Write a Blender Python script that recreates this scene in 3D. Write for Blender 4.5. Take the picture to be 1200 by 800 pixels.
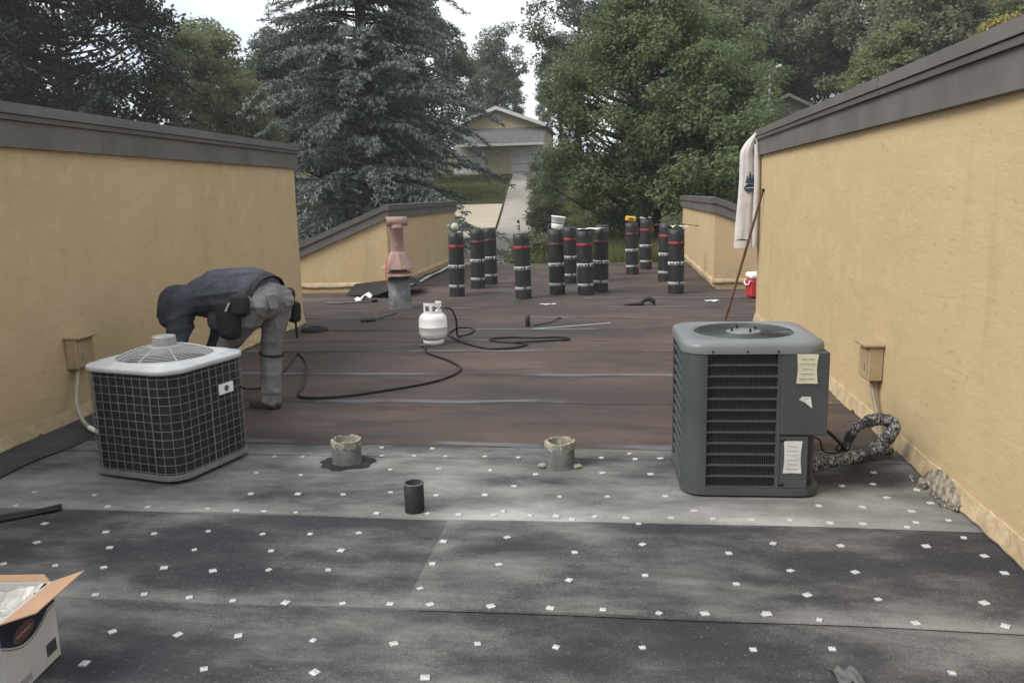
import bpy, math, random
import numpy as np
from mathutils import Vector, Matrix
PI = math.pi
for o in list(bpy.data.objects):
    bpy.data.objects.remove(o, do_unlink=True)
sc = bpy.context.scene
C = sc.collection

# ------------------------------------------------------------------ camera
cam_d = bpy.data.cameras.new('camera')
cam = bpy.data.objects.new('camera', cam_d); C.objects.link(cam)
cam_d.sensor_width = 36.0; cam_d.lens = 28.8
cam_d.clip_start = 0.05; cam_d.clip_end = 2000
YAW, PITCH, ROLL = -0.12461, -0.17740, -0.024
Fw = Vector((math.sin(YAW)*math.cos(PITCH), math.cos(YAW)*math.cos(PITCH), math.sin(PITCH)))
Rt = Fw.cross(Vector((0, 0, 1))).normalized(); Up = Rt.cross(Fw)
Rr = Rt*math.cos(ROLL) + Up*math.sin(ROLL); Ur = -Rt*math.sin(ROLL) + Up*math.cos(ROLL)
cam.matrix_world = Matrix(((Rr.x, Ur.x, -Fw.x, 0), (Rr.y, Ur.y, -Fw.y, 0), (Rr.z, Ur.z, -Fw.z, 1.58), (0, 0, 0, 1)))
sc.camera = cam
sc.render.resolution_x, sc.render.resolution_y = 1024, 682

# ------------------------------------------------------------------ sky and sun
SUN_AZ, SUN_EL = math.radians(239), math.radians(46)
world = bpy.data.worlds.new('World'); sc.world = world; world.use_nodes = True
wn, wl = world.node_tree.nodes, world.node_tree.links
wn.clear()
wo = wn.new('ShaderNodeOutputWorld'); bg = wn.new('ShaderNodeBackground')
sky = wn.new('ShaderNodeTexSky'); sky.sky_type = 'NISHITA'; sky.sun_disc = False
sky.sun_elevation = SUN_EL; sky.sun_rotation = SUN_AZ; sky.air_density = 1.0; sky.dust_density = 3.0
tc = wn.new('ShaderNodeTexCoord'); mp = wn.new('ShaderNodeMapping'); mp.inputs['Scale'].default_value = (1.6, 1.6, 4.5)
ns = wn.new('ShaderNodeTexNoise'); ns.inputs['Scale'].default_value = 2.2; ns.inputs['Detail'].default_value = 6; ns.inputs['Roughness'].default_value = 0.55
cr = wn.new('ShaderNodeValToRGB')
cr.color_ramp.elements[0].position = 0.32; cr.color_ramp.elements[0].color = (6.4, 7.3, 8.4, 1)
cr.color_ramp.elements[1].position = 0.60; cr.color_ramp.elements[1].color = (10.2, 10.3, 10.4, 1)
mx = wn.new('ShaderNodeMix'); mx.data_type = 'RGBA'; mx.inputs[0].default_value = 0.88
wl.new(tc.outputs['Generated'], mp.inputs[0]); wl.new(mp.outputs[0], ns.inputs['Vector']); wl.new(ns.outputs['Fac'], cr.inputs[0])
wl.new(sky.outputs[0], mx.inputs[6]); wl.new(cr.outputs[0], mx.inputs[7])
wl.new(mx.outputs[2], bg.inputs[0]); bg.inputs[1].default_value = 0.058
wl.new(bg.outputs[0], wo.inputs[0])
sun_d = bpy.data.lights.new('sun', 'SUN'); sun_d.energy = 1.5; sun_d.angle = math.radians(30); sun_d.color = (1.0, 0.95, 0.87)
sun = bpy.data.objects.new('sun', sun_d); C.objects.link(sun); sun.location = (-10, -10, 20)
sd = Vector((math.sin(SUN_AZ)*math.cos(SUN_EL), math.cos(SUN_AZ)*math.cos(SUN_EL), math.sin(SUN_EL)))
sun.rotation_euler = sd.to_track_quat('Z', 'Y').to_euler()
sc.view_settings.view_transform = 'Standard'; sc.view_settings.look = 'None'
sc.view_settings.exposure = 1.2; sc.view_settings.gamma = 1.0; sc.view_settings.use_curve_mapping = False

# ------------------------------------------------------------------ materials
class NT:
    def __init__(s, name):
        s.m = bpy.data.materials.new(name); s.m.use_nodes = True
        s.n = s.m.node_tree.nodes; s.l = s.m.node_tree.links
        s.b = s.n['Principled BSDF']; s.out = s.n['Material Output']
        s.tc = s.n.new('ShaderNodeTexCoord')
    def new(s, t, **k):
        x = s.n.new(t)
        for a, v in k.items(): setattr(x, a, v)
        return x
    def noise(s, scale, detail=4, rough=.55, stretch=None, coord='Object', offset=(0, 0, 0), vec=None):
        x = s.new('ShaderNodeTexNoise'); x.inputs['Scale'].default_value = scale
        x.inputs['Detail'].default_value = detail; x.inputs['Roughness'].default_value = rough
        mpn = s.new('ShaderNodeMapping'); mpn.inputs['Scale'].default_value = stretch or (1, 1, 1); mpn.inputs['Location'].default_value = offset
        s.l.new(vec if vec is not None else s.tc.outputs[coord], mpn.inputs[0]); s.l.new(mpn.outputs[0], x.inputs['Vector'])
        return x.outputs['Fac']
    def ramp(s, fac, stops):
        x = s.new('ShaderNodeValToRGB'); e = x.color_ramp.elements
        while len(e) < len(stops): e.new(0.5)
        for i, (p, c) in enumerate(stops):
            e[i].position = p; e[i].color = (*c, 1) if len(c) == 3 else c
        s.l.new(fac, x.inputs[0]); return x.outputs[0]
    def rampf(s, fac, a, b, va=0.0, vb=1.0):
        x = s.new('ShaderNodeMapRange'); x.interpolation_type = 'SMOOTHSTEP'
        x.inputs[1].default_value = a; x.inputs[2].default_value = b; x.inputs[3].default_value = va; x.inputs[4].default_value = vb
        s.l.new(fac, x.inputs[0]); return x.outputs[0]
    def mix(s, fac, a, b, mode='MIX'):
        x = s.new('ShaderNodeMix', data_type='RGBA', blend_type=mode)
        for i, v in ((0, fac), (6, a), (7, b)):
            if hasattr(v, 'is_linked'): s.l.new(v, x.inputs[i])
            elif i == 0: x.inputs[0].default_value = v
            else: x.inputs[i].default_value = (*v, 1)
        return x.outputs[2]
    def math(s, op, a, b=0.0):
        x = s.new('ShaderNodeMath', operation=op)
        for i, v in ((0, a), (1, b)):
            if hasattr(v, 'is_linked'): s.l.new(v, x.inputs[i])
            else: x.inputs[i].default_value = v
        return x.outputs[0]
    def bump(s, h, strength=.3, dist=.01, prev=None):
        x = s.new('ShaderNodeBump'); x.inputs['Strength'].default_value = strength; x.inputs['Distance'].default_value = dist
        s.l.new(h, x.inputs['Height'])
        if prev is not None: s.l.new(prev, x.inputs['Normal'])
        return x.outputs[0]
    def done(s, col=None, rough=.8, normal=None, metal=0.0, spec=.5):
        if col is not None:
            if hasattr(col, 'is_linked'): s.l.new(col, s.b.inputs['Base Color'])
            else: s.b.inputs['Base Color'].default_value = (*col, 1)
        if hasattr(rough, 'is_linked'): s.l.new(rough, s.b.inputs['Roughness'])
        else: s.b.inputs['Roughness'].default_value = rough
        s.b.inputs['Metallic'].default_value = metal; s.b.inputs['Specular IOR Level'].default_value = spec
        if normal is not None: s.l.new(normal, s.b.inputs['Normal'])
        return s.m

def simple(name, a, b=None, scale=6, rough=.75, bump=.15, bscale=60, bd=.004, metal=0.0, spec=.4, lo=.38, hi=.66, stretch=None):
    t = NT(name); b = b or tuple(v*.72 for v in a)
    col = t.ramp(t.noise(scale, 5, .6, stretch), [(lo, b), (hi, a)])
    nrm = t.bump(t.noise(bscale, 3, .6), bump, bd) if bump else None
    return t.done(col, rough, nrm, metal, spec)

def stucco(name, a, b, c):
    t = NT(name)
    big = t.noise(.7, 5, .6, (1, 1, .7)); fine = t.noise(26, 5, .65); med = t.noise(5, 4, .6)
    col = t.ramp(big, [(.34, b), (.62, a)])
    col = t.mix(t.rampf(med, .52, .74), col, c)
    streak = t.noise(3.2, 5, .6, (1, 1, .12), offset=(3, 1, 0))
    col = t.mix(t.math('MULTIPLY', t.rampf(streak, .57, .78), .38), col, (.30, .22, .125))
    spots = t.noise(17, 2, .5, offset=(7, 2, 4))
    col = t.mix(t.math('MULTIPLY', t.rampf(spots, .69, .76), .45), col, (.27, .20, .12))
    sc1 = t.noise(24, 5, .75, (1, .35, 1.3), offset=(2, 7, 1)); pm_ = t.rampf(t.noise(1.6, 4, .6, offset=(5, 3, 8)), .50, .64)
    scuff = t.math('MULTIPLY', t.rampf(sc1, .56, .66), pm_)
    col = t.mix(t.math('MULTIPLY', scuff, .30), col, (.34, .25, .14))
    blot = t.noise(2.4, 5, .7, offset=(1, 9, 2))
    col = t.mix(t.math('MULTIPLY', t.rampf(blot, .52, .66), .22), col, (.60, .485, .30))
    tr = t.noise(9, 4, .65, (1, .45, 1.6), offset=(0, 5, 0))
    n1 = t.bump(tr, .16, .03); n2 = t.bump(fine, .4, .005, n1); n2 = t.bump(scuff, .35, .008, n2)
    return t.done(col, .9, n2, spec=.25)

M = {}
M['stucco'] = stucco('stucco_tan', (.515, .393, .228), (.47, .353, .203), (.53, .411, .248))
M['trim'] = simple('painted_trim', (.142, .132, .122), (.105, .098, .09), 2.5, .62, .2, 40, .003)
M['duct'] = simple('bright_metal', (.42, .42, .42), (.32, .32, .32), 9, .4, .1, 30, .003, metal=.2)
M['trim2'] = simple('metal_coping', (.118, .11, .104), (.09, .084, .08), 2.0, .5, .12, 30, .003, spec=.5)
M['flash'] = simple('painted_flashing', (.55, .432, .272), (.38, .29, .175), 9, .9, .6, 45, .010)
M['rubble'] = simple('broken_stucco', (.42, .36, .27), (.13, .115, .10), 26, .95, .8, 60, .01)
M['shingle'] = simple('dark_shingle', (.06, .058, .055), (.035, .034, .033), 8, .95, .4, 90, .01)
M['black'] = simple('black_felt', (.020, .020, .021), (.012, .012, .013), 9, .7, .25, 50, .004)
M['shade_felt'] = simple('shade_felt', (.060, .060, .062), (.030, .030, .032), 4, .85, .3, 60, .004)  # shade at the left wall foot put into this dark grey
M['black_metal'] = simple('black_metal', (.02, .02, .022), (.012, .012, .013), 9, .45, .05)
M['rubber'] = simple('hose_rubber', (.022, .015, .014), (.012, .010, .010), 12, .5, .1)
M['white'] = simple('white_paint', (.86, .86, .84), (.78, .78, .76), 8, .45, .05, 40, .002, spec=.5)
M['paper'] = simple('paper', (.68, .68, .66), (.55, .55, .52), 7, .85, .2, 25, .004)
M['paper_y'] = simple('yellowed_paper', (.60, .60, .45), (.50, .50, .36), 9, .85, .3, 18, .006)
M['galv'] = simple('galvanised', (.20, .205, .21), (.10, .105, .11), 9, .6, .2, 30, .004, metal=.35)
M['plate'] = simple('nail_plate', (.62, .62, .62), (.42, .42, .42), 30, .4, .1, 60, .002, metal=.1)
M['ink'] = simple('print_ink', (.05, .05, .055), None, 6, .8, 0)

def roof_brown():
    t = NT('brown_cap_sheet')
    uv = t.tc.outputs['UV']
    sep = t.new('ShaderNodeSeparateXYZ'); t.l.new(uv, sep.inputs[0])
    d = sep.outputs[1]
    big = t.noise(.9, 5, .62, (.5, 1, 1), 'Object'); mid = t.noise(4.5, 5, .65, (.28, 1, 1)); grit = t.noise(140, 2, .7)
    col = t.ramp(big, [(.32, (.052, .044, .042)), (.47, (.096, .072, .065)), (.60, (.138, .099, .086)), (.74, (.180, .130, .110))])
    col = t.mix(t.math('MULTIPLY', t.rampf(mid, .50, .66), .65), col, (.050, .045, .045))
    # grey-blue bleed-out along each lap, broken up
    dn = t.math('ADD', d, t.math('MULTIPLY', t.math('SUBTRACT', t.noise(2.2, 4, .7, (.5, 2, 1)), .5), .17))
    band = t.math('MULTIPLY', t.rampf(dn, .0, .035), t.rampf(dn, .13, .06))
    brk = t.rampf(t.noise(1.1, 3, .5, (1, .7, 1), offset=(4, 0, 0)), .45, .60)
    col = t.mix(t.math('MULTIPLY', t.math('MULTIPLY', band, brk), .8), col, (.20, .215, .235))
    dk = t.math('MULTIPLY', t.math('MULTIPLY', t.rampf(d, .014, .0), .45), t.rampf(t.noise(1.3, 3, .5, offset=(2, 5, 0)), .4, .6))
    col = t.mix(dk, col, (.022, .02, .02))
    foot = t.noise(2.6, 5, .7, (.6, 1, 1), offset=(9, 3, 0))
    col = t.mix(t.math('MULTIPLY', t.rampf(foot, .58, .70), .30), col, (.155, .128, .112))
    col = t.mix(.35, col, t.ramp(grit, [(.3, (.03, .025, .024)), (.7, (.15, .12, .105))]), 'OVERLAY')
    n = t.bump(grit, .45, .004); n = t.bump(mid, .25, .02, n)
    return t.done(col, t.rampf(big, .35, .65, .68, .9), n, spec=.3)

def roof_grey(nm, shift):
    t = NT(nm)
    uv = t.tc.outputs['UV']
    sep = t.new('ShaderNodeSeparateXYZ'); t.l.new(uv, sep.inputs[0]); d = sep.outputs[1]
    warp = t.noise(3.5, 4, .6)
    a = t.noise(1.35, 6, .62, (.62, 1.25, 1), offset=(2.2, .6, 0)); b = t.noise(3.4, 5, .66, (.5, 1.2, 1), offset=(1, 8, 0)); grit = t.noise(170, 2, .75)
    f = t.math('ADD', t.math('MULTIPLY', a, .68), t.math('MULTIPLY', b, .32))
    f = t.math('ADD', f, t.math('MULTIPLY', t.math('SUBTRACT', grit, .5), .25))
    # dust settles along the laps
    f = t.math('ADD', f, t.rampf(d, .26, .01, shift, shift+.075))
    col = t.ramp(f, [(.405, (.026, .027, .032)), (.48, (.042, .042, .047)), (.555, (.108, .107, .104)), (.68, (.225, .224, .217)), (.78, (.36, .356, .345))])
    spk = t.noise(75, 2, .6, offset=(5, 1, 0))
    col = t.mix(t.math('MULTIPLY', t.rampf(spk, .62, .74), .35), col, (.25, .25, .24))
    scr = t.noise(7, 6, .75, (.25, 1.6, 1), offset=(0, 9, 0))
    col = t.mix(t.math('MULTIPLY', t.rampf(scr, .60, .72), .30), col, (.045, .045, .048))
    dk = t.math('MULTIPLY', t.math('MULTIPLY', t.rampf(d, .008, .0), .4), t.rampf(t.noise(1.1, 3, .5, offset=(2, 5, 0)), .4, .6))
    col = t.mix(dk, col, (.025, .025, .026))
    n = t.bump(grit, .4, .003); n = t.bump(b, .2, .02, n); n = t.bump(t.noise(11, 4, .6, (.16, 1, 1), offset=(3, 2, 0)), .22, .012, n); n = t.bump(t.noise(2.2, 3, .5, (.4, 1.3, 1)), .35, .03, n)
    return t.done(col, .82, n, spec=.35)
M['brown'] = roof_brown(); M['grey'] = roof_grey('grey_base_sheet', 0.0); M['grey_dusty'] = roof_grey('dusty_base_sheet', .092)

def leaf_mat(name, stops, trans=.25, rough=.6):
    t = NT(name)
    g = t.new('ShaderNodeNewGeometry')
    col = t.ramp(g.outputs['Random Per Island'], [(i/(len(stops)-1), c) for i, c in enumerate(stops)])
    big = t.noise(.55, 3, .5)
    col = t.mix(t.math('MULTIPLY', t.rampf(big, .35, .7), .45), col, tuple(v*1.25 for v in stops[-1]))
    t.done(col, rough, spec=.25)
    if trans:
        tr = t.new('ShaderNodeBsdfTranslucent'); t.l.new(col, tr.inputs[0])
        ms = t.new('ShaderNodeMixShader'); ms.inputs[0].default_value = trans
        t.l.new(t.b.outputs[0], ms.inputs[1]); t.l.new(tr.outputs[0], ms.inputs[2]); t.l.new(ms.outputs[0], t.out.inputs[0])
    return t.m

# ------------------------------------------------------------------ mesh helpers
class MB:
    def __init__(s): s.v = []; s.f = []; s.sm = []; s.uv = None
    def add(s, vs, fs, smooth=False):
        o = len(s.v); s.v += [tuple(p) for p in vs]
        s.f += [tuple(i+o for i in q) for q in fs]; s.sm += [smooth]*len(fs); return s
    def box(s, c, d, rz=0.0, bev=0.0, rot=None):
        hx, hy, hz = d[0]/2, d[1]/2, d[2]/2
        R = rot if rot is not None else Matrix.Rotation(rz, 3, 'Z')
        if bev:
            b = min(bev, hx*.9, hy*.9, hz*.9); P = []
            for z, k in ((-hz, b), (-hz+b, 0), (hz-b, 0), (hz, b)):
                r = [(-hx+k, -hy+b), (-hx+b, -hy+k), (hx-b, -hy+k), (hx-k, -hy+b), (hx-k, hy-b), (hx-b, hy-k), (-hx+b, hy-k), (-hx+k, hy-b)]
                if k: r = [(-hx+b, -hy+b)]*2 + [(hx-b, -hy+b)]*2 + [(hx-b, hy-b)]*2 + [(-hx+b, hy-b)]*2
                P.append([(x, y, z) for x, y in r])
            V = [tuple(Vector(c) + R @ Vector(p)) for ring in P for p in ring]
            F = []
            for k in range(3):
                for i in range(8):
                    j = (i+1) % 8
                    F.append((k*8+i, k*8+j, k*8+8+j, k*8+8+i))
            F.append((6, 4, 2, 0)); F.append((24, 26, 28, 30))
            return s.add(V, F)
        V = [tuple(Vector(c) + R @ Vector((x, y, z))) for z in (-hz, hz) for x, y in ((-hx, -hy), (hx, -hy), (hx, hy), (-hx, hy))]
        return s.add(V, [(3, 2, 1, 0), (4, 5, 6, 7), (0, 1, 5, 4), (1, 2, 6, 5), (2, 3, 7, 6), (3, 0, 4, 7)])
    def b2(s, x0, x1, y0, y1, z0, z1, bev=0.0):
        return s.box(((x0+x1)/2, (y0+y1)/2, (z0+z1)/2), (x1-x0, y1-y0, z1-z0), 0, bev)
    def loft(s, rings, smooth=True, cap=True, closed=False):
        n = len(rings[0]); V = [p for r in rings for p in r]; F = []
        m = len(rings); last = m if closed else m-1
        for k in range(last):
            k2 = (k+1) % m
            for i in range(n):
                j = (i+1) % n; F.append((k*n+i, k*n+j, k2*n+j, k2*n+i))
        s.add(V, F, smooth)
        if cap and not closed:
            s.add(rings[0], [tuple(range(n))[::-1]]); s.add(rings[-1], [tuple(range(n))])
        return s
    def lathe(s, prof, c=(0, 0, 0), n=24, smooth=True, R=None, cap=True):
        rings = []
        for r, z in prof:
            ring = []
            for i in range(n):
                a = 2*PI*i/n; p = Vector((r*math.cos(a), r*math.sin(a), z))
                if R is not None: p = R @ p
                ring.append(tuple(Vector(c)+p))
            rings.append(ring)
        return s.loft(rings, smooth, cap)
    def tube(s, path, r, n=8, smooth=True, cap=True, closed=False):
        P = [Vector(p) for p in path]; m = len(P); rings = []
        up = None
        for i in range(m):
            a = P[(i-1) % m] if (closed or i > 0) else P[i]; b = P[(i+1) % m] if (closed or i < m-1) else P[i]
            t = (b-a).normalized()
            if up is None: up = Vector((0, 0, 1)) if abs(t.z) < .9 else Vector((1, 0, 0))
            sd_ = t.cross(up)
            if sd_.length < 1e-5: sd_ = t.cross(Vector((1, .3, .2)))
            sd_.normalize(); up = sd_.cross(t).normalized()
            rr = r[i] if hasattr(r, '__len__') else r
            rings.append([tuple(P[i] + sd_*(rr*math.cos(2*PI*k/n)) + up*(rr*math.sin(2*PI*k/n))) for k in range(n)])
        return s.loft(rings, smooth, cap, closed)
    def mesh(s, name):
        me = bpy.data.meshes.new(name); me.from_pydata(s.v, [], s.f)
        me.polygons.foreach_set('use_smooth', s.sm); me.update(); return me
    def build(s, name, m, parent=None):
        return link(name, s.mesh(name), m, parent)

def link(name, me, m=None, parent=None):
    o = bpy.data.objects.new(name, me); C.objects.link(o)
    if m is not None and not me.materials: me.materials.append(M[m] if isinstance(m, str) else m)
    if parent is not None: o.parent = parent
    return o
def tag(o, label=None, cat=None, group=None, kind=None):
    for k, v in (('label', label), ('category', cat), ('group', group), ('kind', kind)):
        if v: o[k] = v
    return o
def empty(name, loc=(0, 0, 0), rz=0.0):
    o = bpy.data.objects.new(name, None); C.objects.link(o); o.location = loc; o.rotation_euler = (0, 0, rz); o.empty_display_size = .1
    return o
def copy_tree(o, parent=None):
    c = o.copy(); C.objects.link(c); c.parent = parent
    for ch in list(o.children): copy_tree(ch, c)
    return c
def spline(pts, sub=6):
    P = [Vector(p) for p in pts]; out = []
    for i in range(len(P)-1):
        a, b, c, d = P[max(i-1, 0)], P[i], P[i+1], P[min(i+2, len(P)-1)]
        for k in range(sub):
            t = k/sub
            out.append(.5*((2*b)+(-a+c)*t+(2*a-5*b+4*c-d)*t*t+(-a+3*b-3*c+d)*t**3))
    out.append(P[-1]); return out
def rsq(sx, sy, r, n=5, m=1):
    pts = []
    for k, (a, b) in enumerate([(1, 1), (-1, 1), (-1, -1), (1, -1)]):
        for i in range(n+1):
            t = PI/2*(k+i/n); pts.append((a*(sx/2-r)+r*math.cos(t), b*(sy/2-r)+r*math.sin(t)))
    if m > 1:
        out = []
        for i, p in enumerate(pts):
            q = pts[(i+1) % len(pts)]; out.append(p)
            if i % (n+1) == n: out += [(lerp(p[0], q[0], k/m), lerp(p[1], q[1], k/m)) for k in range(1, m)]
        pts = out
    return pts
def lerp(a, b, t): return a+(b-a)*t
rnd = random.Random(11)

# ================================================================== THE SETTING
XL, XR, YE = -3.94, 1.70, 10.0          # faces of the two tall side walls, their far ends
YR = 18.6                               # rear edge of the flat roof
def terr(x, y):
    z = -.55 + .0945*max(0.0, y-22.7)
    if y > 75: z -= .06*(y-75) * min(1, (y-75)/60)
    z += .16*max(0.0, x-7.5) * min(1.0, max(0.0, (y-14)/16)) if x < 60 else .16*52.5*min(1.0, max(0.0, (y-14)/16))
    z += .10*math.sin(x*.31+1)*math.sin(y*.23) * min(1, max(0, (y-22)/10))
    return z
def grid_mesh(name, xs, ys, zf):
    V = [(x, y, zf(x, y)) for y in ys for x in xs]; n = len(xs)
    F = [(j*n+i, j*n+i+1, (j+1)*n+i+1, (j+1)*n+i) for j in range(len(ys)-1) for i in range(n-1)]
    me = bpy.data.meshes.new(name); me.from_pydata(V, [], F); me.polygons.foreach_set('use_smooth', [True]*len(F)); me.update(); return me
def ground_mat():
    t = NT('grass_ground')
    col = t.ramp(t.noise(.8, 6, .7), [(.3, (.045, .052, .026)), (.55, (.075, .086, .040)), (.75, (.115, .118, .062))])
    return t.done(col, .95, t.bump(t.noise(9, 5, .8), .8, .08), spec=.15)
M['ground'] = ground_mat()
xs = sorted(set([-400, -250, -160, -110, -80] + [round(v*2.0-60, 2) for v in range(66)] + [80, 110, 160, 250, 400]))
ys = sorted(set([-250, -120, -60, -30, -15] + [round(v*2.0-6, 2) for v in range(58)] + [125, 150, 190, 250, 350, 500]))
tag(link('ground', grid_mesh('ground', xs, ys, terr), 'ground'), kind='structure')

def strip_on_terrain(name, m, rows, dz, nx=5):
    V = []; F = []
    for (y, x0, x1) in rows:
        for i in range(nx):
            x = x0+(x1-x0)*i/(nx-1); V.append((x, y, terr(x, y)+dz))
    for j in range(len(rows)-1):
        for i in range(nx-1): F.append((j*nx+i, j*nx+i+1, (j+1)*nx+i+1, (j+1)*nx+i))
    me = bpy.data.meshes.new(name); me.from_pydata(V, [], F); me.update()
    return tag(link(name, me, m), kind='structure')
M['conc'] = simple('driveway_concrete', (.36, .33, .29), (.29, .265, .235), 1.4, .9, .3, 20, .01)
M['conc2'] = simple('pale_concrete', (.44, .39, .29), (.37, .33, .25), 1.1, .9, .3, 20, .01)
def lerp(a, b, t): return a+(b-a)*t
def interp(tab, y):
    for (y0, v0), (y1, v1) in zip(tab, tab[1:]):
        if y <= y1: return lerp(v0, v1, (y-y0)/(y1-y0))
    return tab[-1][1]
dl = [(20.5, -3.05), (26, -3.93), (40, -5.27), (62, -7.4)]; dr = [(20.5, -1.75), (25, -2.3), (40, -3.55), (62, -5.4)]
YS = [20.5+i*(61.6-20.5)/24 for i in range(25)]
strip_on_terrain('driveway', 'conc', [(y, interp(dl, y)+.05, interp(dr, y)) for y in YS], .05)
strip_on_terrain('pavement', 'conc2', [(y, interp(dl, y)-3.0, interp(dl, y)-.05) for y in [20.5+i*(40.2-20.5)/12 for i in range(13)]], .055)

# ---- building under the roof
deck = tag(MB().b2(-9, 7, -4, YR, -4.5, -.03).build('roof', 'black'), kind='structure')
rr = random.Random(3)
PH = [(rr.uniform(.6, 2.4), rr.uniform(.5, 2.0), rr.uniform(0, 6), rr.uniform(0, 6)) for _ in range(6)]
def und(x, y):
    return .0022*sum(math.sin(a*x+p)*math.sin(b*y+q) for a, b, p, q in PH)
def lap_z(y, y0, y1):
    return .004+.005*(1-(y-y0)/(y1-y0))
def sheet(name, m, x0, x1, y0, y1, ov=.05, wob=.006, dz=0.0, seed=0, edge_side=False, drop=.0045):
    r_ = random.Random(seed+int(y0*100)); nx = max(4, int((x1-x0)/.12)); ny = 7
    V = []; UV = []; F = []
    ph = r_.uniform(0, 9)
    rows = [-1]+list(range(ny+1))
    for j in rows:
        for i in range(nx+1):
            x = x0+(x1-x0)*i/nx
            e0 = y0-ov+wob*(math.sin(x*2.1+ph)+.6*math.sin(x*5.3+ph*2))
            jj = max(j, 0); t = (jj/ny)
            y = e0+(y1-e0)*t
            z = lap_z(y, y0-ov, y1)+und(x, y)+dz
            if j == 0: z += .003*max(0, math.sin(x*3.1+ph*3))**4
            if j == -1: z -= drop; y -= drop*.8; y -= .001
            xx = x
            V.append((xx, y, z)); UV.append((x, max(0.0, min(y-e0, .10+(x-x0)*1.2) if edge_side else y-e0)))
    n = nx+1
    for j in range(len(rows)-1):
        for i in range(nx): F.append((j*n+i, j*n+i+1, (j+1)*n+i+1, (j+1)*n+i))
    if edge_side:   # visible side edge at x0
        k = len(V)
        for j in range(1, len(rows)):
            p = V[j*n]; V.append((p[0], p[1], p[2]-.008)); UV.append(UV[j*n])
        for j in range(1, len(rows)-1): F.append((j*n, (j+1)*n, k+j, k+j-1))
    me = bpy.data.meshes.new(name); me.from_pydata(V, [], F)
    ul = me.uv_layers.new(name='UVMap'); idx = np.zeros(len(me.loops), dtype=np.int32); me.loops.foreach_get('vertex_index', idx)
    ul.data.foreach_set('uv', np.array(UV, dtype=np.float32)[idx].ravel())
    me.polygons.foreach_set('use_smooth', [j >= nx for j in range(len(F))]); me.update()
    return link(name, me, m, deck)
GL = [-4.0, -2.7, -1.75, -.85, .08, 1.0, 1.97, 2.92, 3.82, 4.78]
for a, b in zip(GL, GL[1:]):
    if a == 2.92:
        sheet('membrane_sheet', 'grey', XL, -.81+.06, a, b, seed=2)
        sheet('membrane_sheet', 'grey', -.81, XR, a, b, seed=5, dz=.004, edge_side=True)
    else: sheet('membrane_sheet', 'grey_dusty' if a == 3.82 else 'grey', XL, XR, a, b, seed=1)
sheet('membrane_sheet', 'grey', XL, XR, 4.78, 5.08, seed=1)
BL = [5.0, 6.10, 7.06, 8.16, 8.76, 9.50, 10.45, 11.4, 12.4, 13.4, 14.4, 15.4, 16.4, 17.4, YR+.02]
for a, b in zip(BL, BL[1:]):
    x0, x1 = (XL, XR) if b < 9.6 else ((-9, 7) if a < 13.3 else (-3.82, 1.66))
    sheet('membrane_sheet', 'brown', x0, x1, a, b, seed=4, wob=.016)
# metal drip edge at the back of the roof
MB().b2(-3.80, 1.62, YR-.04, YR+.05, -.12, .012).build('drip_edge', 'trim2', deck)
# ---- nail plates on the base sheet
PLATES = """-2.1,4.69 -1.92,4.7 -2.08,4.38 -1.8,4.36 -2.82,3.96 -3.2,3.99 -3.16,3.79 -1.96,4.04 -1.7,4.06 -2.64,3.8 -2.42,3.81 -2.09,3.81 -1.93,3.8 -1.78,3.8
-1.61,3.8 -2.83,3.57 -2.45,3.49 -2.2,3.49 -1.95,3.54 -1.67,3.53 -1.44,3.55 -2.71,3.35 -2.32,3.32 -1.91,3.33 -1.55,3.35 -2.22,3.12 -1.95,3.14
-2.45,3.12 -1.72,3.13 -1.48,3.16 -1.22,3.18 -2.7,3.12 -2.1,2.88 -1.9,2.9 -1.7,2.89 -1.51,2.88 -1.29,2.88 -1.86,2.62 -1.6,2.62 -1.37,2.63 -1.08,2.62
-1.83,2.41 -1.39,2.41 -1,2.42 -1.47,4.9 -1.14,4.9 -1.42,4.73 -1.22,4.74 -1.02,4.74 -0.78,4.75 -0.57,4.74 -0.07,4.76 0.1,4.85 0.13,4.74 0.28,4.76
-1.3,4.49 -1.02,4.52 -0.71,4.51 -0.44,4.45 -0.06,4.49 0.21,4.48 -0.54,4.25 -1.45,4.07 -1.2,4.12 -0.94,4.09 -0.68,4.11 -0.28,4.1 -0.03,4.11 0.27,4.13
-1.19,3.82 -0.93,3.83 -0.77,3.83 -0.59,3.83 -0.55,3.88 -0.41,3.83 -0.28,3.83 -0.2,3.79 -0.09,3.83 0.06,3.82 0.12,3.75 0.28,3.83 0.4,3.93 0.48,3.83
0.66,3.83 -1.21,3.58 -0.78,3.5 -0.49,3.56 -0.17,3.41 0.13,3.51 0.5,3.44 -1.23,3.38 -0.78,3.26 -0.49,3.27 -0.18,3.14 0.13,3.2 0.49,3.15 -0.78,3.03
-1.06,2.89 -0.87,2.9 -0.71,2.9 -0.47,2.9 -0.24,2.9 -0.04,2.9 0.17,2.89 0.34,2.9 0.56,2.91 -0.78,2.62 -0.48,2.64 -0.2,2.64 0.1,2.66 0.48,2.68
-0.62,2.42 1.17,4.75 1.32,4.73 1.44,4.57 1.21,4.34 1.38,4.38 1.39,4.18 1.02,4.04 1.23,4.04 1.45,4 1.58,4.31 1.58,4.12 1.42,3.86 1.58,3.9 0.84,3.84
1.02,3.82 1.17,3.82 1.36,3.8 1.57,3.7 1,3.56 0.71,3.56 1.58,3.51 1.37,3.59 0.99,3.3 0.73,3.29 1.59,3.35 0.75,3.08 1.01,3.07 1.4,3.08 0.75,2.89
1.09,2.9 1.4,2.91 0.57,2.92 0.75,2.71 1.1,2.6"""
pm = MB()
pr = [(-.013, -.013), (.013, -.013), (.013, .013), (-.013, .013)]
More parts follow.
